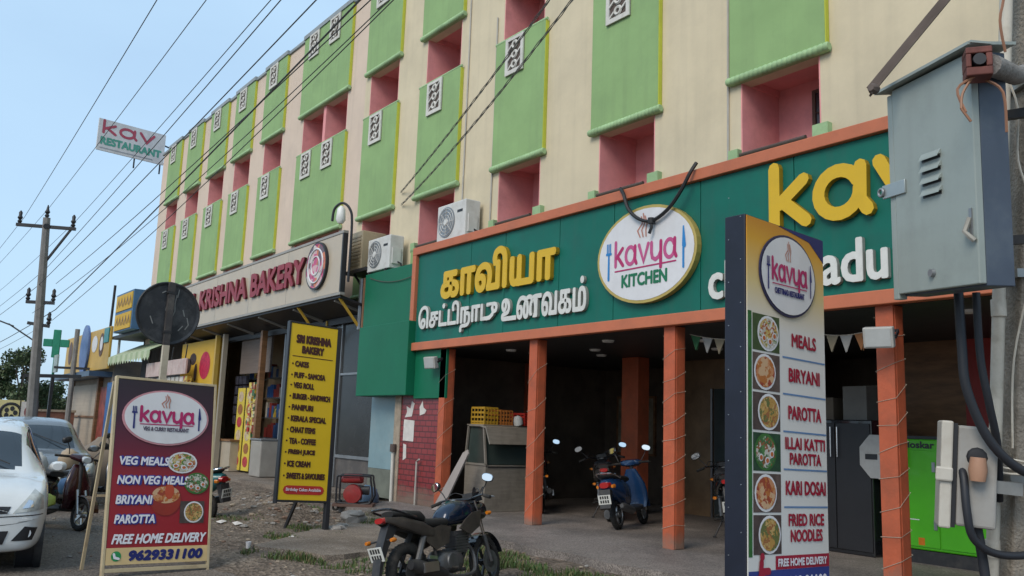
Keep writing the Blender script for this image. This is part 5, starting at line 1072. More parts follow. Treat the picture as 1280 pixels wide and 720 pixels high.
# ---------------------------------------------------------------- cars
def cr(a, b, c, d, t): return .5 * (2 * b + (c - a) * t + (2 * a - 5 * b + 4 * c - d) * t * t + (3 * b - a - 3 * c + d) * t ** 3)
def curve(K, u):
    n = len(K) - 1; f = min(max(u, 0), .99999) * n; i = int(f); t = f - i
    return [cr(K[max(i - 1, 0)][k], K[i][k], K[i + 1][k], K[min(i + 2, n)][k], t) for k in range(len(K[0]))]
def car(loc, heading, label, paint, group):
    t = thing('parked_car', label, 'car', loc, (0, 0, R(heading)), group)
    # x, bottom z, half width, belt z, roof half width, top z
    K = [(-1.90, .34, .62, .74, .48, .86), (-1.82, .24, .76, .90, .56, 1.08), (-1.62, .21, .82, .97, .60, 1.36), (-1.2, .19, .85, .985, .61, 1.48), (-.5, .18, .86, .965, .61, 1.52), (.1, .18, .86, .945, .60, 1.49), (.52, .18, .86, .93, .585, 1.38), (1.0, .18, .855, .90, .62, .985), (1.35, .19, .85, .86, .60, .93), (1.62, .20, .83, .81, .58, .87), (1.78, .21, .78, .76, .54, .80), (1.86, .23, .72, .68, .50, .71), (1.90, .28, .62, .60, .44, .62), (1.925, .36, .40, .53, .3, .545), (1.93, .44, .02, .47, .01, .475)]
    nu, nv = 110, 44; P = []
    for i in range(nu + 1):
        x, zb, w, zl, wr, zt = curve(K, i / nu); cab = max(0, min(1, (zt - zl - .12) / .3))
        prof = [(0, zb), (w * .7, zb), (w * .93, zb + .06), (w * .99, zb + .28), (w, zb + (zl - zb) * .72), (w * .965, zl), (wr + (w - wr) * (.42 if cab < .5 else .38), zl + (zt - zl) * .55), (wr, zt - .05 * cab - .012), (wr * .72, zt), (0, zt + .02)]
        P.append([(x, *curve(prof, j / nv)) for j in range(nv + 1)])
    parts = {k: MB() for k in ('body', 'windscreen', 'rear_window', 'side_window', 'side_window_')}
    glass_c = glass_mat('car_glass', (.025, .035, .045), .05)
    head_c = mat('headlight_glass', (.42, .43, .40), .1, coat=1, var=.3, scale=12)
    M_ = dict(body=paint, rear_window=glass_c, windscreen=glass_c, side_window=glass_c, side_window_=glass_c, headlight=head_c, grille=black_paint, bumper_intake=black_paint, fog_lamp=black_paint)
    for i in range(nu):
        for j in range(nv):
            q = [P[i][j], P[i + 1][j], P[i + 1][j + 1], P[i][j + 1]]; cx, cy, cz = [sum(p[k] for p in q) / 4 for k in range(3)]
            if cy > .55 and min((cx - 1.22) ** 2, (cx + 1.18) ** 2) + (0 if True else 0) < .36 ** 2 and ((cx - 1.22) ** 2 + (cz - .3) ** 2 < .36 ** 2 or (cx + 1.18) ** 2 + (cz - .3) ** 2 < .36 ** 2): continue
            x_, zb, w, zl, wr, zt = curve(K, (i + .5) / nu); k = 'body'
            nz_ = (cz - zl) / max(.05, zt - zl)
            if .50 < cx < 1.02 and cz > 1.0 and cy < wr * .93 and nz_ > .5: k = 'windscreen'
            elif -1.78 < cx < -1.45 and cz > 1.04 and cy < wr * .9 and nz_ > .4: k = 'rear_window'
            elif -1.45 < cx < .62 and .10 < nz_ < .86 and zt - zl > .34 and cy > wr * .92 and not (-.46 < cx < -.40): k = 'side_window'
            for s in (1, -1):
                parts[k + '_' if k == 'side_window' and s < 0 else k].add([(p[0], p[1] * s, p[2]) for p in (q if s == 1 else q[::-1])], [(0, 1, 2, 3)], M_[k], True)
    objs = {}
    for k, m in parts.items():
        if not m.v: continue
        o = m.build(k.rstrip('_'), t, recalc=False, angle=35); bm = bmesh.new(); bm.from_mesh(o.data); bmesh.ops.remove_doubles(bm, verts=bm.verts, dist=.0005); bm.to_mesh(o.data); bm.free(); objs[k] = o
    from mathutils.bvhtree import BVHTree
    bt = BVHTree.FromPolygons([v.co for v in objs['body'].data.vertices], [list(p.vertices) for p in objs['body'].data.polygons])
    def patch(name, c, m, s, out, n=14, label=None):
        b = MB(); V_ = []
        for i in range(n + 1):
            for j in range(n + 1):
                a, e = i / n, j / n; y = (c[0][0] * (1 - a) + c[1][0] * a) * (1 - e) + (c[3][0] * (1 - a) + c[2][0] * a) * e; z = (c[0][1] * (1 - a) + c[1][1] * a) * (1 - e) + (c[3][1] * (1 - a) + c[2][1] * a) * e
                h_ = bt.ray_cast(Vector((3, y, z)), Vector((-1, 0, 0))); p = h_[0] if h_[0] else Vector((1.5, y, z)); nn = h_[1] if h_[0] else Vector((1, 0, 0))
                if nn.x < 0: nn = -nn
                V_.append(Vector((p.x + out, p.y * s, p.z)))
        b.add(V_, [(i * (n + 1) + j, (i + 1) * (n + 1) + j, (i + 1) * (n + 1) + j + 1, i * (n + 1) + j + 1) for i in range(n) for j in range(n)], m, True)
        return b.build(name, t, recalc=False)
    for s in (1, -1):
        hl = patch('headlight', [(.52, .60), (.80, .63), (.79, .76), (.70, .83)], head_c, s, .008); patch('fog_lamp', [(.53, .33), (.72, .33), (.76, .45), (.64, .47)], black_paint, s, .006); o_ = patch('bumper_line', [(.0, .55), (.80, .575), (.80, .585), (.0, .56)], blk_plast, s, .004, 24)
        patch('lamp_bezel', [(.60, .645), (.70, .66), (.69, .72), (.65, .73)], chrome, s, .014, 6).parent = hl
        o_ = patch('grille', [(.0, .585), (.47, .60), (.50, .665), (.0, .675)], black_paint, s, .007); patch('bumper_intake', [(.0, .30), (.46, .30), (.50, .43), (.0, .43)], black_paint, s, .007)
    for x in (1.22, -1.18):
        for s in (-1, 1):
            b = MB(); b.torus(.235, .065, rubber, (x, .74 * s, .30), 'y', 30, 10, 1.3); w_ = b.build('wheel', t); b = MB(); b.lathe([(.19, .05 * s), (.2, .07 * s), (.06, .09 * s), (.02, .10 * s)], alu, (x, .74 * s, .30), 'y', 24); b.build('hubcap', w_)
            b = MB(); b.torus(.362, .022, blk_plast, (x, .80 * s, .30), 'y', 34, 6, 2.0); b.lathe([(.36, .0), (.36, -.2 * s)], black_paint, (x, .80 * s, .30), 'y', 30); b.build('wheel_arch', t)
    for s in (-1, 1): b = MB(); b.blob([(.52, .98, .05, .03, 2.4, .90 * s), (.60, 1.0, .09, .06, 2.6, .95 * s), (.66, 1.0, .05, .04, 2.4, .94 * s)], paint, 12); b.build('door_mirror', t); b = MB(); b.lathe([(.05, 1.80), (.05, 1.875)], lens_m, (0, .655 * s, .40), 'x', 14); b.build('fog_lens', t)
    b = MB(); b.box(1.935, 1.945, -.25, .25, .46, .57, plate_m); b.build('number_plate', t)
    b = MB(); b.bar((.98, .45, 1.045), (.72, -.1, 1.26), .012, .012, blk_plast); b.bar((.98, -.1, 1.05), (.75, -.55, 1.22), .012, .012, blk_plast); b.build('wiper', t)
    b = MB(); b.box(-1.0, 1.0, -.6, .6, .17, .3, black_paint); b.build('underbody', t)
    return t
CG = 'cars parked along the road'
white_car = mat('white_car', (.66, .67, .66), .25, coat=.8, var=.03)
car((-12.2, 1.17, 0), -7, 'white hatchback facing the photographer beside the road', white_car, CG)
silver_car = mat('silver_car', (.20, .205, .21), .3, .6, coat=.6, var=.04)
car((-18.35, 2.78, 0), -2, 'silver grey car parked behind the maroon scooter', silver_car, CG)
# ---------------------------------------------------------------- verandah contents
brushed = mat('steel_dull', (.27, .24, .20), .45, .25, var=.15, scale=2, sc3=(1, 1, 12), stain=((.14, .12, .10), .6, 3))
K_ = thing('steel_counter', 'dull steel food counter with a glazed tapered end on the verandah', 'food counter', (-13.0, 9.2, .15))
b = MB(); b.prism([(-.66, 0), (0, 0), (0, .82), (-.66, .82)], .0, 1.05, brushed, 'y'); b.build('cabinet', K_, bevel=.01)
b = MB(); b.prism([(-.64, .83), (-.02, .83), (-.12, 1.50), (-.56, 1.50)], .03, 1.02, mat('counter_glass', (.04, .055, .05), .08, spec=.8), 'y'); b.build('glass_case', K_)
b = MB()
for y in (.0, 1.02):
    for p, q in (((-.66, .83), (-.58, 1.52)), ((0, .83), (-.10, 1.52)), ((-.6, 1.52), (-.08, 1.52)), ((-.68, .83), (.02, .83))): b.bar((p[0], y, p[1]), (q[0], y, q[1]), .035, .035, brushed, (0, 1, 0))
b.build('frame', K_)
b = MB(); b.prism([(-.18, 1.53), (.02, 1.50), (.16, 1.20), (.14, 1.19), (-.0, 1.47), (-.18, 1.505)], -.04, 1.1, brushed, 'y'); b.box(-.62, -.1, -.02, 1.06, 1.521, 1.54, brushed); b.build('hood', K_)
b = MB(); b.disc(-.33, .33, .055, .09, -.004, black_paint, 20, .002); b.build('vent_hole', K_)
b = MB(); b.box(-.6, -.02, .02, 1.0, -.0, .04, black_paint); b.box(.001, .012, .05, 1.0, .78, .80, metal_dark); b.build('kick_strip', K_)
def crate(loc, sx, sy, sz, m, label):
    t = thing('plastic_crate', label, 'crate', loc, (0, 0, R(rnd.uniform(-6, 6))), 'crates on the steel counter'); b = MB()
    b.box(-sx / 2, sx / 2, -sy / 2, sy / 2, 0, .02, m)
    for k in range(4): z = .03 + (sz - .05) * k / 3; b.box(-sx / 2, sx / 2, -sy / 2, -sy / 2 + .015, z, z + .035, m); b.box(-sx / 2, sx / 2, sy / 2 - .015, sy / 2, z, z + .035, m); b.box(-sx / 2, -sx / 2 + .015, -sy / 2 + .016, sy / 2 - .016, z, z + .035, m); b.box(sx / 2 - .015, sx / 2, -sy / 2 + .016, sy / 2 - .016, z, z + .035, m)
    b.build('walls', t); b = MB()
    n = 4
    for k in range(n + 1): x = -sx / 2 - .004 + (sx - .012) * k / n; b.box(x, x + .02, -sy / 2 - .006, -sy / 2 - .0005, 0, sz, m); b.box(x, x + .02, sy / 2 + .0005, sy / 2 + .006, 0, sz, m)
    for k in range(n + 1): y = -sy / 2 + (sy - .02) * k / n; b.box(sx / 2 + .0005, sx / 2 + .006, y, y + .02, 0, sz, m); b.box(-sx / 2 - .006, -sx / 2 - .0005, y, y + .02, 0, sz, m)
    b.build('ribs', t)
crate((-13.32, 9.36, 1.69), .42, .30, .30, mat('crate_yellow', (.42, .24, .02), .5, stain=((.2, .12, .03), .6, 5)), 'yellow plastic crate on the left end of the steel counter')
crate((-13.32, 9.72, 1.69), .38, .28, .26, mat('crate_orange', (.40, .14, .03), .5), 'faded orange plastic crate between the yellow crate and the white sack')
crate((-13.25, 10.2, 1.69), .40, .30, .22, mat('crate_red', (.42, .03, .02), .45), 'red plastic crate on the right end of the steel counter')
bag((-13.1, 9.97, 1.69), .16, .16, .18, mat('white_sack', (.5, .5, .48), .7), 'small white sack between the orange and red crates', 'sack', 'sack')
t = thing('grey_board', 'plain grey board leaning against the first orange pillar', 'board', (-13.30, 8.50, .16))
b = MB(); b.M = Matrix.Rotation(R(-16), 4, 'X'); b.prism([(-.30, .0), (.02, .0), (.36, 1.05), (.30, 1.12), (.18, 1.06)], -.012, .012, mat('grey_ply', (.33, .28, .25), .7, var=.1, stain=((.24, .2, .17), .5, 3)), 'y'); b.build('panel', t)
b = MB(); b.M = Matrix.Rotation(R(-16), 4, 'X'); b.bar((.02, -.02, .0), (.36, -.02, 1.05), .012, .02, MATS['grey_ply']); b.build('edge_strip', t)
# generator
gen_g = mat('generator_green', (.075, .42, .012), .38, var=.05, coat=.3, stain=((.05, .28, .01), .35, 2))
G_ = thing('generator', 'bright green canopy generator set on dark skids behind the last orange pillar', 'generator', (-5.75, 10.9, .15))
b = MB(); b.box(-.55, .72, 0, 1.1, .16, 1.52, gen_g); b.build('canopy', G_, bevel=.02)
b = MB(); b.box(-.56, .73, -.01, 1.11, .0, .155, blk_plast); b.build('skid', G_)
for x0, x1 in ((-.53, .05), (.065, .70)):
    b = MB(); b.box(x0, x1, -.014, -.001, .20, 1.38, gen_g); d = b.build('door', G_, bevel=.004); b = MB()
    for z in (.42, 1.12): b.box(x1 - .06, x1 - .02, -.03, -.015, z, z + .12, metal_grey)
    b.build('hinge', d)
b = MB(); b.text('Kirloskar', black_paint, -.50, 1.405, .52, .09, -.004, 0, .05); b.build('lettering', G_, recalc=False)
b = MB(); b.box(-.22, -.14, -.017, -.0145, .22, .31, amber); b.box(-.42, -.20, -.0165, -.0145, .52, .53, plate_w); b.build('sticker', G_)
b = MB(); b.box(-.5, .66, .05, 1.05, 1.521, 1.56, blk_plast); b.lathe([(.05, 1.56), (.05, 1.75)], metal_dark, (.5, .8, 0)); b.build('top_cover', G_)
t = thing('black_cabinet', 'tall black steel cabinet with a white octagonal plate on the verandah', 'cabinet', (-7.0, 10.75, .15))
b = MB(); b.box(-.55, .52, 0, .7, 0, 1.75, blk_gloss); b.build('body', t, bevel=.015)
b = MB(); b.box(-.53, -.02, -.018, -.001, .06, 1.7, black_paint); b.box(.0, .5, -.018, -.001, .06, 1.7, black_paint); d = b.build('door', t, bevel=.004)
b = MB(); b.tube([(.04, -.05, 1.25), (.04, -.05, 1.65)], .012, chrome, 8); b.tube([(-.06, -.05, 1.25), (-.06, -.05, 1.65)], .012, chrome, 8); b.build('handle', d)
b = MB(); b.prism([(.62 + .27 * math.cos(R(22.5 + 45 * k)), 1.28 + .30 * math.sin(R(22.5 + 45 * k))) for k in range(8)], -.05, -.02, mat('octagon_grey', (.38, .38, .37), .5, stain=((.25, .24, .22), .5, 5))); b.box(.45, .62, -.054, -.0505, 1.24, 1.31, black_paint); b.build('octagon_plate', t)
b = MB(); b.box(-.45, -.1, .1, .5, 1.75, 2.05, mat('carton', (.12, .095, .07), .8)); o = b.build('carton'); o.location = (-7.0, 10.75, .152); tag(o, 'brown carton on top of the tall black cabinet', 'carton')
b = MB(); b.box(.05, .4, .1, .5, 1.75, 2.2, mat('pale_carton', (.16, .15, .135), .8)); o = b.build('carton'); o.location = (-7.0, 10.75, .152); tag(o, 'pale taller carton on top of the tall black cabinet', 'carton')
# flood lamps on pillars
def flood(loc, yaw, label):
    t = thing('flood_lamp', label, 'flood lamp', loc, (R(12), 0, R(yaw)), 'flood lamps on the pillars'); b = MB(); b.box(-.15, .15, -.10, .0, -.11, .11, mat('lamp_white', (.40, .39, .36), .4, stain=((.35, .32, .28), .5, 6))); h_ = b.build('housing', t, bevel=.015)
    b = MB(); b.box(-.125, .125, -.107, -.1005, -.09, .09, mat('lamp_face', (.42, .43, .42), .15)); b.build('lens', h_); b = MB(); b.bar((-.16, -.03, 0), (-.16, .12, .05), .015, .04, metal_dark); b.bar((.16, -.03, 0), (.16, .12, .05), .015, .04, metal_dark); b.bar((-.16, .12, .05), (.16, .12, .05), .03, .03, metal_dark); b.build('bracket', t)
flood((-13.98, 8.6, 2.80), 10, 'small white flood lamp at the top of the first pillar under the green box')
flood((-5.02, 8.54, 2.70), 18, 'white flood lamp at the top of the pillar beside the menu pylon')
# light strings round the pillars
nth = ('first', 'second', 'third', 'fourth', 'fifth')
wirem = mat('pale_string', (.42, .36, .28), .6)
for i, x in enumerate(PX):
    r7 = random.Random(i); b = W((x, 8.83, .3)); pts = []; n = 9 if i > 1 else 5
    for k in range(n * 4 + 1):
        q = [(-1, -1), (1, -1), (1, 1), (-1, 1)][k % 4]; pts.append((x + q[0] * .112, 8.83 + q[1] * .106, .35 + k * 2.55 / (n * 4) + r7.uniform(-.05, .05)))
    b.tube(pts, .003, wirem, 5); o = b.build('light_string'); o.location = (x, 8.83, .3); tag(o, 'thin light string wound round the %s orange pillar from the red tile wall' % nth[i], 'light string', 'light strings on the pillars')
def bunting(a, c, n, label, seed):
    t = thing('bunting', label, 'bunting', a, group='bunting under the ceiling'); r8 = random.Random(seed); P_ = sag((0, 0, 0), Vector(c) - Vector(a), .10, n * 2)
    b = MB(); b.tube(P_, .005, wirem, 5); b.build('cord', t)
    for k in range(n):
        p = P_[2 * k + 1]; m_ = [mat('flag_pale', (.30, .29, .27), .8), mat('flag_green', (.03, .12, .05), .8), mat('flag_orange', (.26, .11, .04), .8), mat('flag_tan', (.22, .18, .12), .8)][r8.randrange(4)]
        d = (P_[2 * k + 2] - P_[2 * k]).normalized() * .085; b = MB(); b.add([p - d, p + d, p + Vector((r8.uniform(-.02, .02), r8.uniform(-.05, .05), -.20)), p - d + Vector((0, .004, 0)), p + d + Vector((0, .004, 0)), p + Vector((0, .004, -.20))], [(0, 1, 2), (5, 4, 3)], m_); b.build('flag', t, recalc=False)
bunting((-8.05, 9.0, 2.97), (-6.5, 9.1, 2.95), 8, 'faded bunting flags hanging right of the third pillar', 1)
bunting((-6.4, 9.1, 2.95), (-5.25, 9.0, 2.88), 6, 'pale bunting flags hanging left of the flood lamp by the menu pylon', 4)
# pump set before the bakery glass
t = thing('pump_set', 'small red engine pump on a dark trolley in front of the bakery glass', 'engine', (-14.75, 7.55, .07), (0, 0, R(55)))
eng_red = mat('engine_red', (.30, .03, .03), .45, var=.2, stain=((.12, .05, .04), .6, 5))
b = MB()
for y in (-.2, .2): b.tube(smooth_path([(-.3, y, .15), (-.3, y, .55), (-.24, y, .62), (.24, y, .62), (.3, y, .55), (.3, y, .15), (-.3, y, .15)], 3), .018, black_paint, 8)
for x in (-.28, .28): b.tube([(x, -.2, .16), (x, .2, .16)], .018, black_paint, 8)
b.build('frame', t)
b = MB(); b.blob([(-.24, .54, .12, .05, 3), (-.2, .56, .17, .08, 3), (.1, .56, .17, .08, 3), (.14, .54, .12, .05, 3)], eng_red, 14); b.build('fuel_tank', t)
b = MB(); b.lathe([(.05, -.22), (.16, -.20), (.17, -.06), (.1, -.04)], eng_red, (-.02, 0, .30), 'y', 20); b.box(-.12, .12, -.05, .15, .18, .44, eng_m); b.blob([(.12, .36, .08, .08), (.26, .36, .08, .08)], black_paint, 10); b.build('engine', t)
b = MB(); b.box(-.36, .36, -.24, .24, .08, .13, mat('trolley', (.12, .07, .055), .7)); b.build('deck', t)
for x, y in ((-.3, -.2), (.3, -.2), (-.3, .2), (.3, .2)): b = MB(); b.torus(.045, .02, rubber, (x, y, .065), 'y', 14, 6); b.build('wheel', t)
bag((-15.3, 8.1, .12), .4, .4, .35, mat('tin_blue', (.10, .16, .24), .5), 'blue grey bundle beside the red engine pump', 'bundle', 'bundle')
t = thing('counter_stall', 'white panelled counter below the snack strips at the bakery door', 'counter', (-26.0, 8.95, .15))
b = MB(); b.box(-.75, .55, 0, .5, 0, .85, mat('cream_laminate', (.40, .34, .26), .5)); b.build('body', t, bevel=.01); b = MB(); b.box(-.8, .6, -.04, .54, .851, .9, wood_dark); b.build('top', t)
bag((-26.7, 8.5, .14), .5, .4, .55, mat('check_sack', (.26, .22, .20), .8, var=.5, scale=16), 'checked sack standing at the foot of the yellow post, topmost of two', 'sack', 'sack').location = (-26.65, 8.5, .62)
bag((-26.7, 8.5, .14), .52, .42, .5, MATS['check_sack'], 'checked sack on the step under another sack by the yellow post', 'sack', 'sack').location = (-26.65, 8.5, .14)
t = thing('chest_freezer', 'pale chest freezer beside the brown post inside the bakery', 'freezer', (-23.4, 8.8, .15))
b = MB(); b.box(-.05, .7, 0, .5, 0, .95, mat('pale_freezer', (.30, .28, .25), .4)); b.build('body', t, bevel=.03); b = MB(); b.box(-.06, .71, -.02, .52, .951, 1.0, metal_grey); b.build('lid', t, bevel=.01)

# ---------------------------------------------------------------- far pole, wires, trees
fp = Vector((-38.85, 5.8, 0)); fd = Vector((.155, -.062, 1))
FP = thing('utility_pole', 'tall concrete utility pole with steel crossarms at the end of the road', 'electricity pole', fp)
b = MB(); b.tube([(0, 0, -.1), fd * 5, fd * 9.1], [.22, .17, .13], mat('far_pole', (.21, .20, .19), .8, var=.2), 8); b.build('shaft', FP)
def arm(h, l, tilt, name, posts):
    c = fd * h; b = MB(); b.bar(c + Vector((-l * .55, -l, tilt)), c + Vector((l * .55, l, -tilt)), .12, .12, metal_dark); o = b.build(name, FP)
    for k in posts:
        b = MB(); q = c + Vector((l * .55 * k, l * k, .06 - tilt * k)); b.lathe([(.05, 0), (.09, .08), (.05, .14), (.10, .22), (.06, .3), (.07, .42), (.02, .5)], metal_dark, q, 'z', 10); b.build('insulator', o)
arm(8.75, .95, .02, 'crossarm', (-.9, .9)); arm(5.85, .45, 0, 'lower_crossarm', (-.9, .9)); arm(5.0, .35, .05, 'service_arm', (.9,))
b = MB(); b.lathe([(.05, 0), (.09, .08), (.05, .14), (.1, .22), (.06, .3), (.02, .5)], metal_dark, fd * 9.1, 'z', 10); b.blob([(-.16, 8.75, .12, .1), (.16, 8.75, .12, .1)], metal_dark, 10); b.v = [v + (fd * 8.75 - Vector((0, 0, 8.75)) if i >= 60 else Vector()) for i, v in enumerate(b.v)]; b.build('top_insulator', FP)
b = MB(); b.bar(fd * 7.3, fd * 8.7 + Vector((.45, .8, 0)), .07, .07, metal_dark); b.build('brace', FP)
b = MB(); b.bar(fd * 4.3, fd * 4.5 + Vector((-.7, -.95, .5)), .05, .05, metal_dark); b.bar(fd * 4.5 + Vector((-.6, -.8, .42)), fd * 4.5 + Vector((-.9, -1.3, .62)), .14, .05, metal_dark); b.build('street_light_arm', FP)
t = thing('second_pole', 'slim dark pole with a short crossbar just right of the utility pole', 'electricity pole', (-42, 7.6, 0))
b = MB(); b.tube([(0, 0, 0), (0, 0, 5.3)], [.12, .1], MATS['far_pole'], 8); b.build('shaft', t); b = MB(); b.bar((-.3, -.7, 3.6), (.3, .7, 3.6), .1, .1, metal_dark); b.build('crossbar', t)
WG = 'overhead wires along the road'
wm = mat('overhead_wire', (.075, .075, .08), .6)
def wire(a, via, xe_, r, label, dips=.25, left=None):
    a, v = Vector(a), Vector(via); d = v - a; e = a + d * ((xe_ - a.x) / d.x); pts = sag(a, e, dips, 20)
    dz = (v - a).length / (e - a).length; off = dips * 4 * dz * (1 - dz)                 # keep the sagging wire through the sighted point
    pts = [p + Vector((0, 0, off * min(1, i / 20 / dz))) for i, p in enumerate(pts)]
    if left: pts = sag(left, a, .35, 8)[:-1] + pts
    b = W(a); b.tube(pts, r * .8, wm, 5); o = b.build('overhead_wire'); o.location = a; tag(o, label, 'wire', WG)
lx = -85
wire((-38.1, 4.55, 9.1), (-14.6, 3.28, 8.5), 14, .011, 'highest overhead wire, from the left insulator of the utility pole crossarm', .2, (lx, 4.6, 8.7))
wire((-37.45, 5.3, 9.55), (-14.9, 4.2, 9.0), 14, .011, 'overhead wire from the top insulator of the utility pole', .2, (lx, 5.3, 9.2))
wire((-36.95, 6.15, 9.0), (-13.2, 4.75, 8.5), 14, .011, 'overhead wire from the right insulator of the utility pole crossarm', .2, (lx, 6.1, 8.6))
wire((-37.9, 5.5, 7.2), (-11.9, 4.42, 7.85), -1.9, .012, 'overhead wire leaving the utility pole just under the brace', .1, (lx, 5.4, 7.0))
wire((-37.9, 5.3, 6.5), (-11.6, 4.8, 7.8), -1.9, .014, 'overhead wire from the left end of the lower crossarm', .1, (lx, 5.2, 6.3))
wire((-37.65, 5.95, 5.6), (-11.17, 5.3, 7.8), -1.8, .021, 'thick black bundled overhead cable, the heaviest of the sloping wires', .1, (lx, 5.8, 5.3))
wire((-37.6, 5.85, 6.6), (-11.07, 5.42, 7.8), -1.8, .013, 'overhead wire from the right end of the lower crossarm', .25, None)
wire((-37.6, 5.9, 5.2), (-10.84, 5.68, 7.8), -1.8, .012, 'lowest overhead wire, passing just under the thick bundled cable', .35, (lx, 6, 5))
wire((-37.9, 5.2, 5.4), (-10.9, 5.6, 7.75), -1.8, .011, 'thin sagging overhead wire crossing the upper green balconies', .6, None)
def twisted(a, c, d, label):
    a, c = Vector(a), Vector(c); P_ = sag(a, c, d, 40); b = W(a)
    for k in range(3):
        b.tube([p + .017 * Vector((0, math.cos(2.1 * k + i * 1.5), math.sin(2.1 * k + i * 1.5))) for i, p in enumerate(P_)], .0065, mat('grey_cable', (.14, .135, .13), .6), 5)
    o = b.build('service_cable'); o.location = a; tag(o, label, 'cable', 'twisted cables crossing the facade')
twisted((-16.75, 9.25, 6.75), (-1.75, 5.0, 8.55), .25, 'upper twisted service cable crossing the cream wall towards the pole')
twisted((-16.7, 9.25, 6.45), (-1.75, 5.05, 8.3), .38, 'lower twisted service cable crossing the cream wall towards the pole')
leafs = [mat('leaf_dark', (.035, .06, .025), .7, var=.4), mat('leaf_mid', (.055, .09, .035), .7, var=.4), mat('leaf_olive', (.08, .10, .045), .7, var=.4)]
bark = mat('bark', (.10, .075, .055), .9)
def tree(loc, h_, w_, n, seed, label, group):
    t = thing('tree', label, 'tree', loc, group=group); r9 = random.Random(seed); b = MB(); b.tube([(0, 0, -.1), (.1, .1, h_ * .35), (.0, .2, h_ * .7)], [.22, .16, .06], bark, 8); ce = []
    for k in range(9):
        a = r9.uniform(0, 6.28); q = Vector((math.cos(a) * w_ * r9.uniform(.15, .42), math.sin(a) * w_ * r9.uniform(.15, .42), h_ * r9.uniform(.42, .93))); ce.append((q, w_ * r9.uniform(.16, .3))); b.tube([(0.05, .1, h_ * r9.uniform(.3, .5)), q], [.08, .03], bark, 5)
    b.build('trunk', t); b = MB()
    for i in range(n):
        q, rad = ce[r9.randrange(len(ce))]; d = Vector((r9.gauss(0, 1), r9.gauss(0, 1), r9.gauss(0, .8))).normalized() * rad * r9.random() ** .4; p = q + d; s_ = r9.uniform(.08, .2); u = Vector((r9.gauss(0, 1), r9.gauss(0, 1), r9.gauss(0, 1))).normalized(); v = u.orthogonal().normalized()
        b.add([p - u * s_, p + v * s_ * .6, p + u * s_, p - v * s_ * .6], [(0, 1, 2, 3)], leafs[r9.randrange(3)])
    b.build('crown', t, recalc=False)
TG = 'trees at the end of the road'
tree((-86, 9.6, 0), 6.3, 3.2, 2600, 1, 'leftmost far tree, narrow dark crown at the frame edge', TG)
tree((-85, 11.4, 0), 6.9, 3.6, 3000, 2, 'tallest far tree left of the utility pole', TG)
tree((-92, 16.2, 0), 4.4, 4.0, 2200, 3, 'low far tree just right of the utility pole', TG)
tree((-92, 18.6, 0), 4.0, 4.2, 2200, 4, 'low far tree behind the dark T shaped frame', TG)
tree((-88, 13.4, 0), 4.2, 3.2, 1800, 5, 'low far tree hidden partly behind the utility pole', TG)
tree((-95, 7.5, 0), 5, 4, 1800, 6, 'far tree beyond the yellow wall at the left edge', TG)
tree((-100, 21.5, 0), 4.2, 5, 2000, 7, 'low far tree nearest the shuttered shop', TG)

# ---------------------------------------------------------------- grass, stones, litter
gm = [mat('grass_a', (.05, .10, .025), .8, var=.3), mat('grass_b', (.085, .12, .035), .8, var=.3), mat('grass_dry', (.16, .13, .06), .8, var=.3)]
rg = random.Random(21); b = MB()
def tuft(cx, cy, rx, ry, n, hmax, rot=0):
    for i in range(n):
        a = rg.uniform(0, 6.28); q = rg.random() ** .6; dx, dy = rx * q * math.cos(a), ry * q * math.sin(a); x = cx + dx * math.cos(rot) - dy * math.sin(rot); y = cy + dx * math.sin(rot) + dy * math.cos(rot)
        if mno.noise((x * 2.2, y * 2.2, 4)) < -.12: continue
        z = max(0, height(x, y)); hh = hmax * rg.uniform(.35, 1) * (1.1 - q * .6); b_ = rg.uniform(0, 6.28); w_ = .006; l_ = hh * rg.uniform(.2, .9); d = Vector((math.cos(b_), math.sin(b_), 0)); s_ = Vector((-d.y, d.x, 0)) * w_; p = Vector((x, y, z))
        b.add([p - s_, p + s_, p + d * l_ * .4 + Vector((0, 0, hh * .65)) + s_ * .7, p + d * l_ * .4 + Vector((0, 0, hh * .65)) - s_ * .7, p + d * l_ + Vector((0, 0, hh))], [(0, 1, 2, 3), (3, 2, 4)], gm[rg.choice((0, 0, 1, 1, 2))])
for args in ((-10.0, 4.25, .62, .22, 900, .13, .5), (-11.7, 5.0, .55, .25, 500, .10), (-12.3, 5.7, .7, .35, 700, .11), (-12.7, 6.9, .5, .3, 450, .16), (-13.6, 7.45, .5, .2, 300, .16), (-8.95, 4.75, .5, .5, 800, .10), (-8.4, 6.2, .8, .5, 1200, .14), (-7.5, 6.5, .9, .35, 800, .12), (-9.1, 6.6, .6, .4, 700, .12), (-6.2, 6.7, 1.2, .45, 1200, .13), (-8.6, 5.5, .6, .5, 700, .09), (-7.0, 5.9, .9, .5, 700, .11), (-15.5, 6.9, .8, .4, 400, .10), (-4.5, 6.6, 1.2, .5, 700, .12), (-13.9, 5.1, .7, .4, 300, .08)): tuft(*args)
struct(b.build('grass', recalc=False), 'stuff')
b = MB(); st_m = [mat('stone_grey', (.26, .24, .22), .9, var=.3), mat('stone_tan', (.30, .24, .18), .9, var=.3), mat('brick_bit', (.20, .13, .095), .9)]
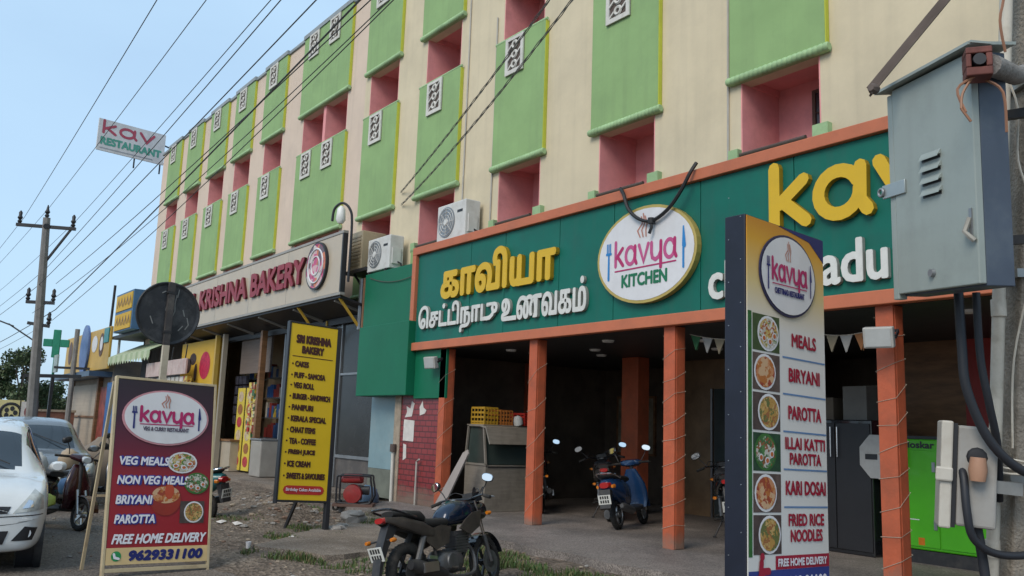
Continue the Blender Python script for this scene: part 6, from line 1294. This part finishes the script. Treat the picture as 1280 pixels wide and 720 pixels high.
def pebble(x, y, s_, m, z=None):
    z = max(0, height(x, y)) if z is None else z; n = 7; vs, fs = [], []
    for i, (zz, rr) in enumerate(((-.2, .7), (.25, 1), (.6, .65))): vs += [(x + s_ * rr * math.cos(6.28 * k / n) * rg.uniform(.75, 1.2), y + s_ * rr * math.sin(6.28 * k / n) * rg.uniform(.75, 1.2), z + s_ * zz * rg.uniform(.7, 1.1)) for k in range(n)]
    for i in range(2): fs += [(i * n + k, i * n + (k + 1) % n, (i + 1) * n + (k + 1) % n, (i + 1) * n + k) for k in range(n)]
    b.add(vs, fs + [tuple(2 * n + k for k in range(n))], m)
for i in range(1500):
    x, y = rg.uniform(-24, -3), rg.uniform(1.0, 7.3)
    if rg.random() < .55: y = rg.uniform(3.9, 7.3)
    pebble(x, y, rg.choice((.008, .012, .012, .02, .03)), rg.choice(st_m))
for i in range(120): pebble(-14.4 + rg.gauss(0, .9), 6.0 + rg.gauss(0, .5), rg.uniform(.02, .07), rg.choice(st_m))
struct(b.build('pebbles', recalc=False), 'stuff')
def rock(x, y, s_, label):
    global b
    b = MB(); pebble(0, 0, s_, st_m[0], 0); pebble(s_ * .3, 0, s_ * .6, st_m[0], s_ * .3); o = b.build('rock', bevel=s_ * .08); o.location = (x, y, height(x, y)); tag(o, label, 'rock')
rock(-12.15, 5.95, .20, 'grey stone at the foot of the yellow bakery board post'); rock(-12.9, 6.6, .24, 'larger dark stone between the bakery board post and red engine pump'); rock(-12.5, 6.2, .16, 'smaller grey stone right of the bakery board post')
def litter(x, y, label, kind):
    t = MB()
    if kind == 'cup': t.lathe([(.025, 0), (.036, .08), (.033, .08), (.022, .004)], plate_w, (0, 0, 0), 'z', 14); o = t.build('paper_cup'); c_ = 'cup'
    else:
        t.add([(-.07, -.05, .0), (.06, -.06, .02), (.08, .05, .005), (-.05, .06, .03), (0, 0, .05)], [(0, 1, 4), (1, 2, 4), (2, 3, 4), (3, 0, 4)], paper); o = t.build('paper_scrap'); c_ = 'litter'
    o.location = (x, y, max(.0, height(x, y)) + .005); o.rotation_euler = (0, 0, x * 7); tag(o, label, c_)
litter(-10.88, 4.16, 'white paper cup standing at the near corner of the concrete path', 'cup'); litter(-11.5, 5.0, 'crumpled white paper beside the concrete path edge', 'scrap'); litter(-13.6, 4.75, 'white paper scrap on the dirt heap right of the red menu board', 'scrap'); litter(-13.2, 4.85, 'second white scrap on the dirt heap nearer the bakery board', 'scrap')
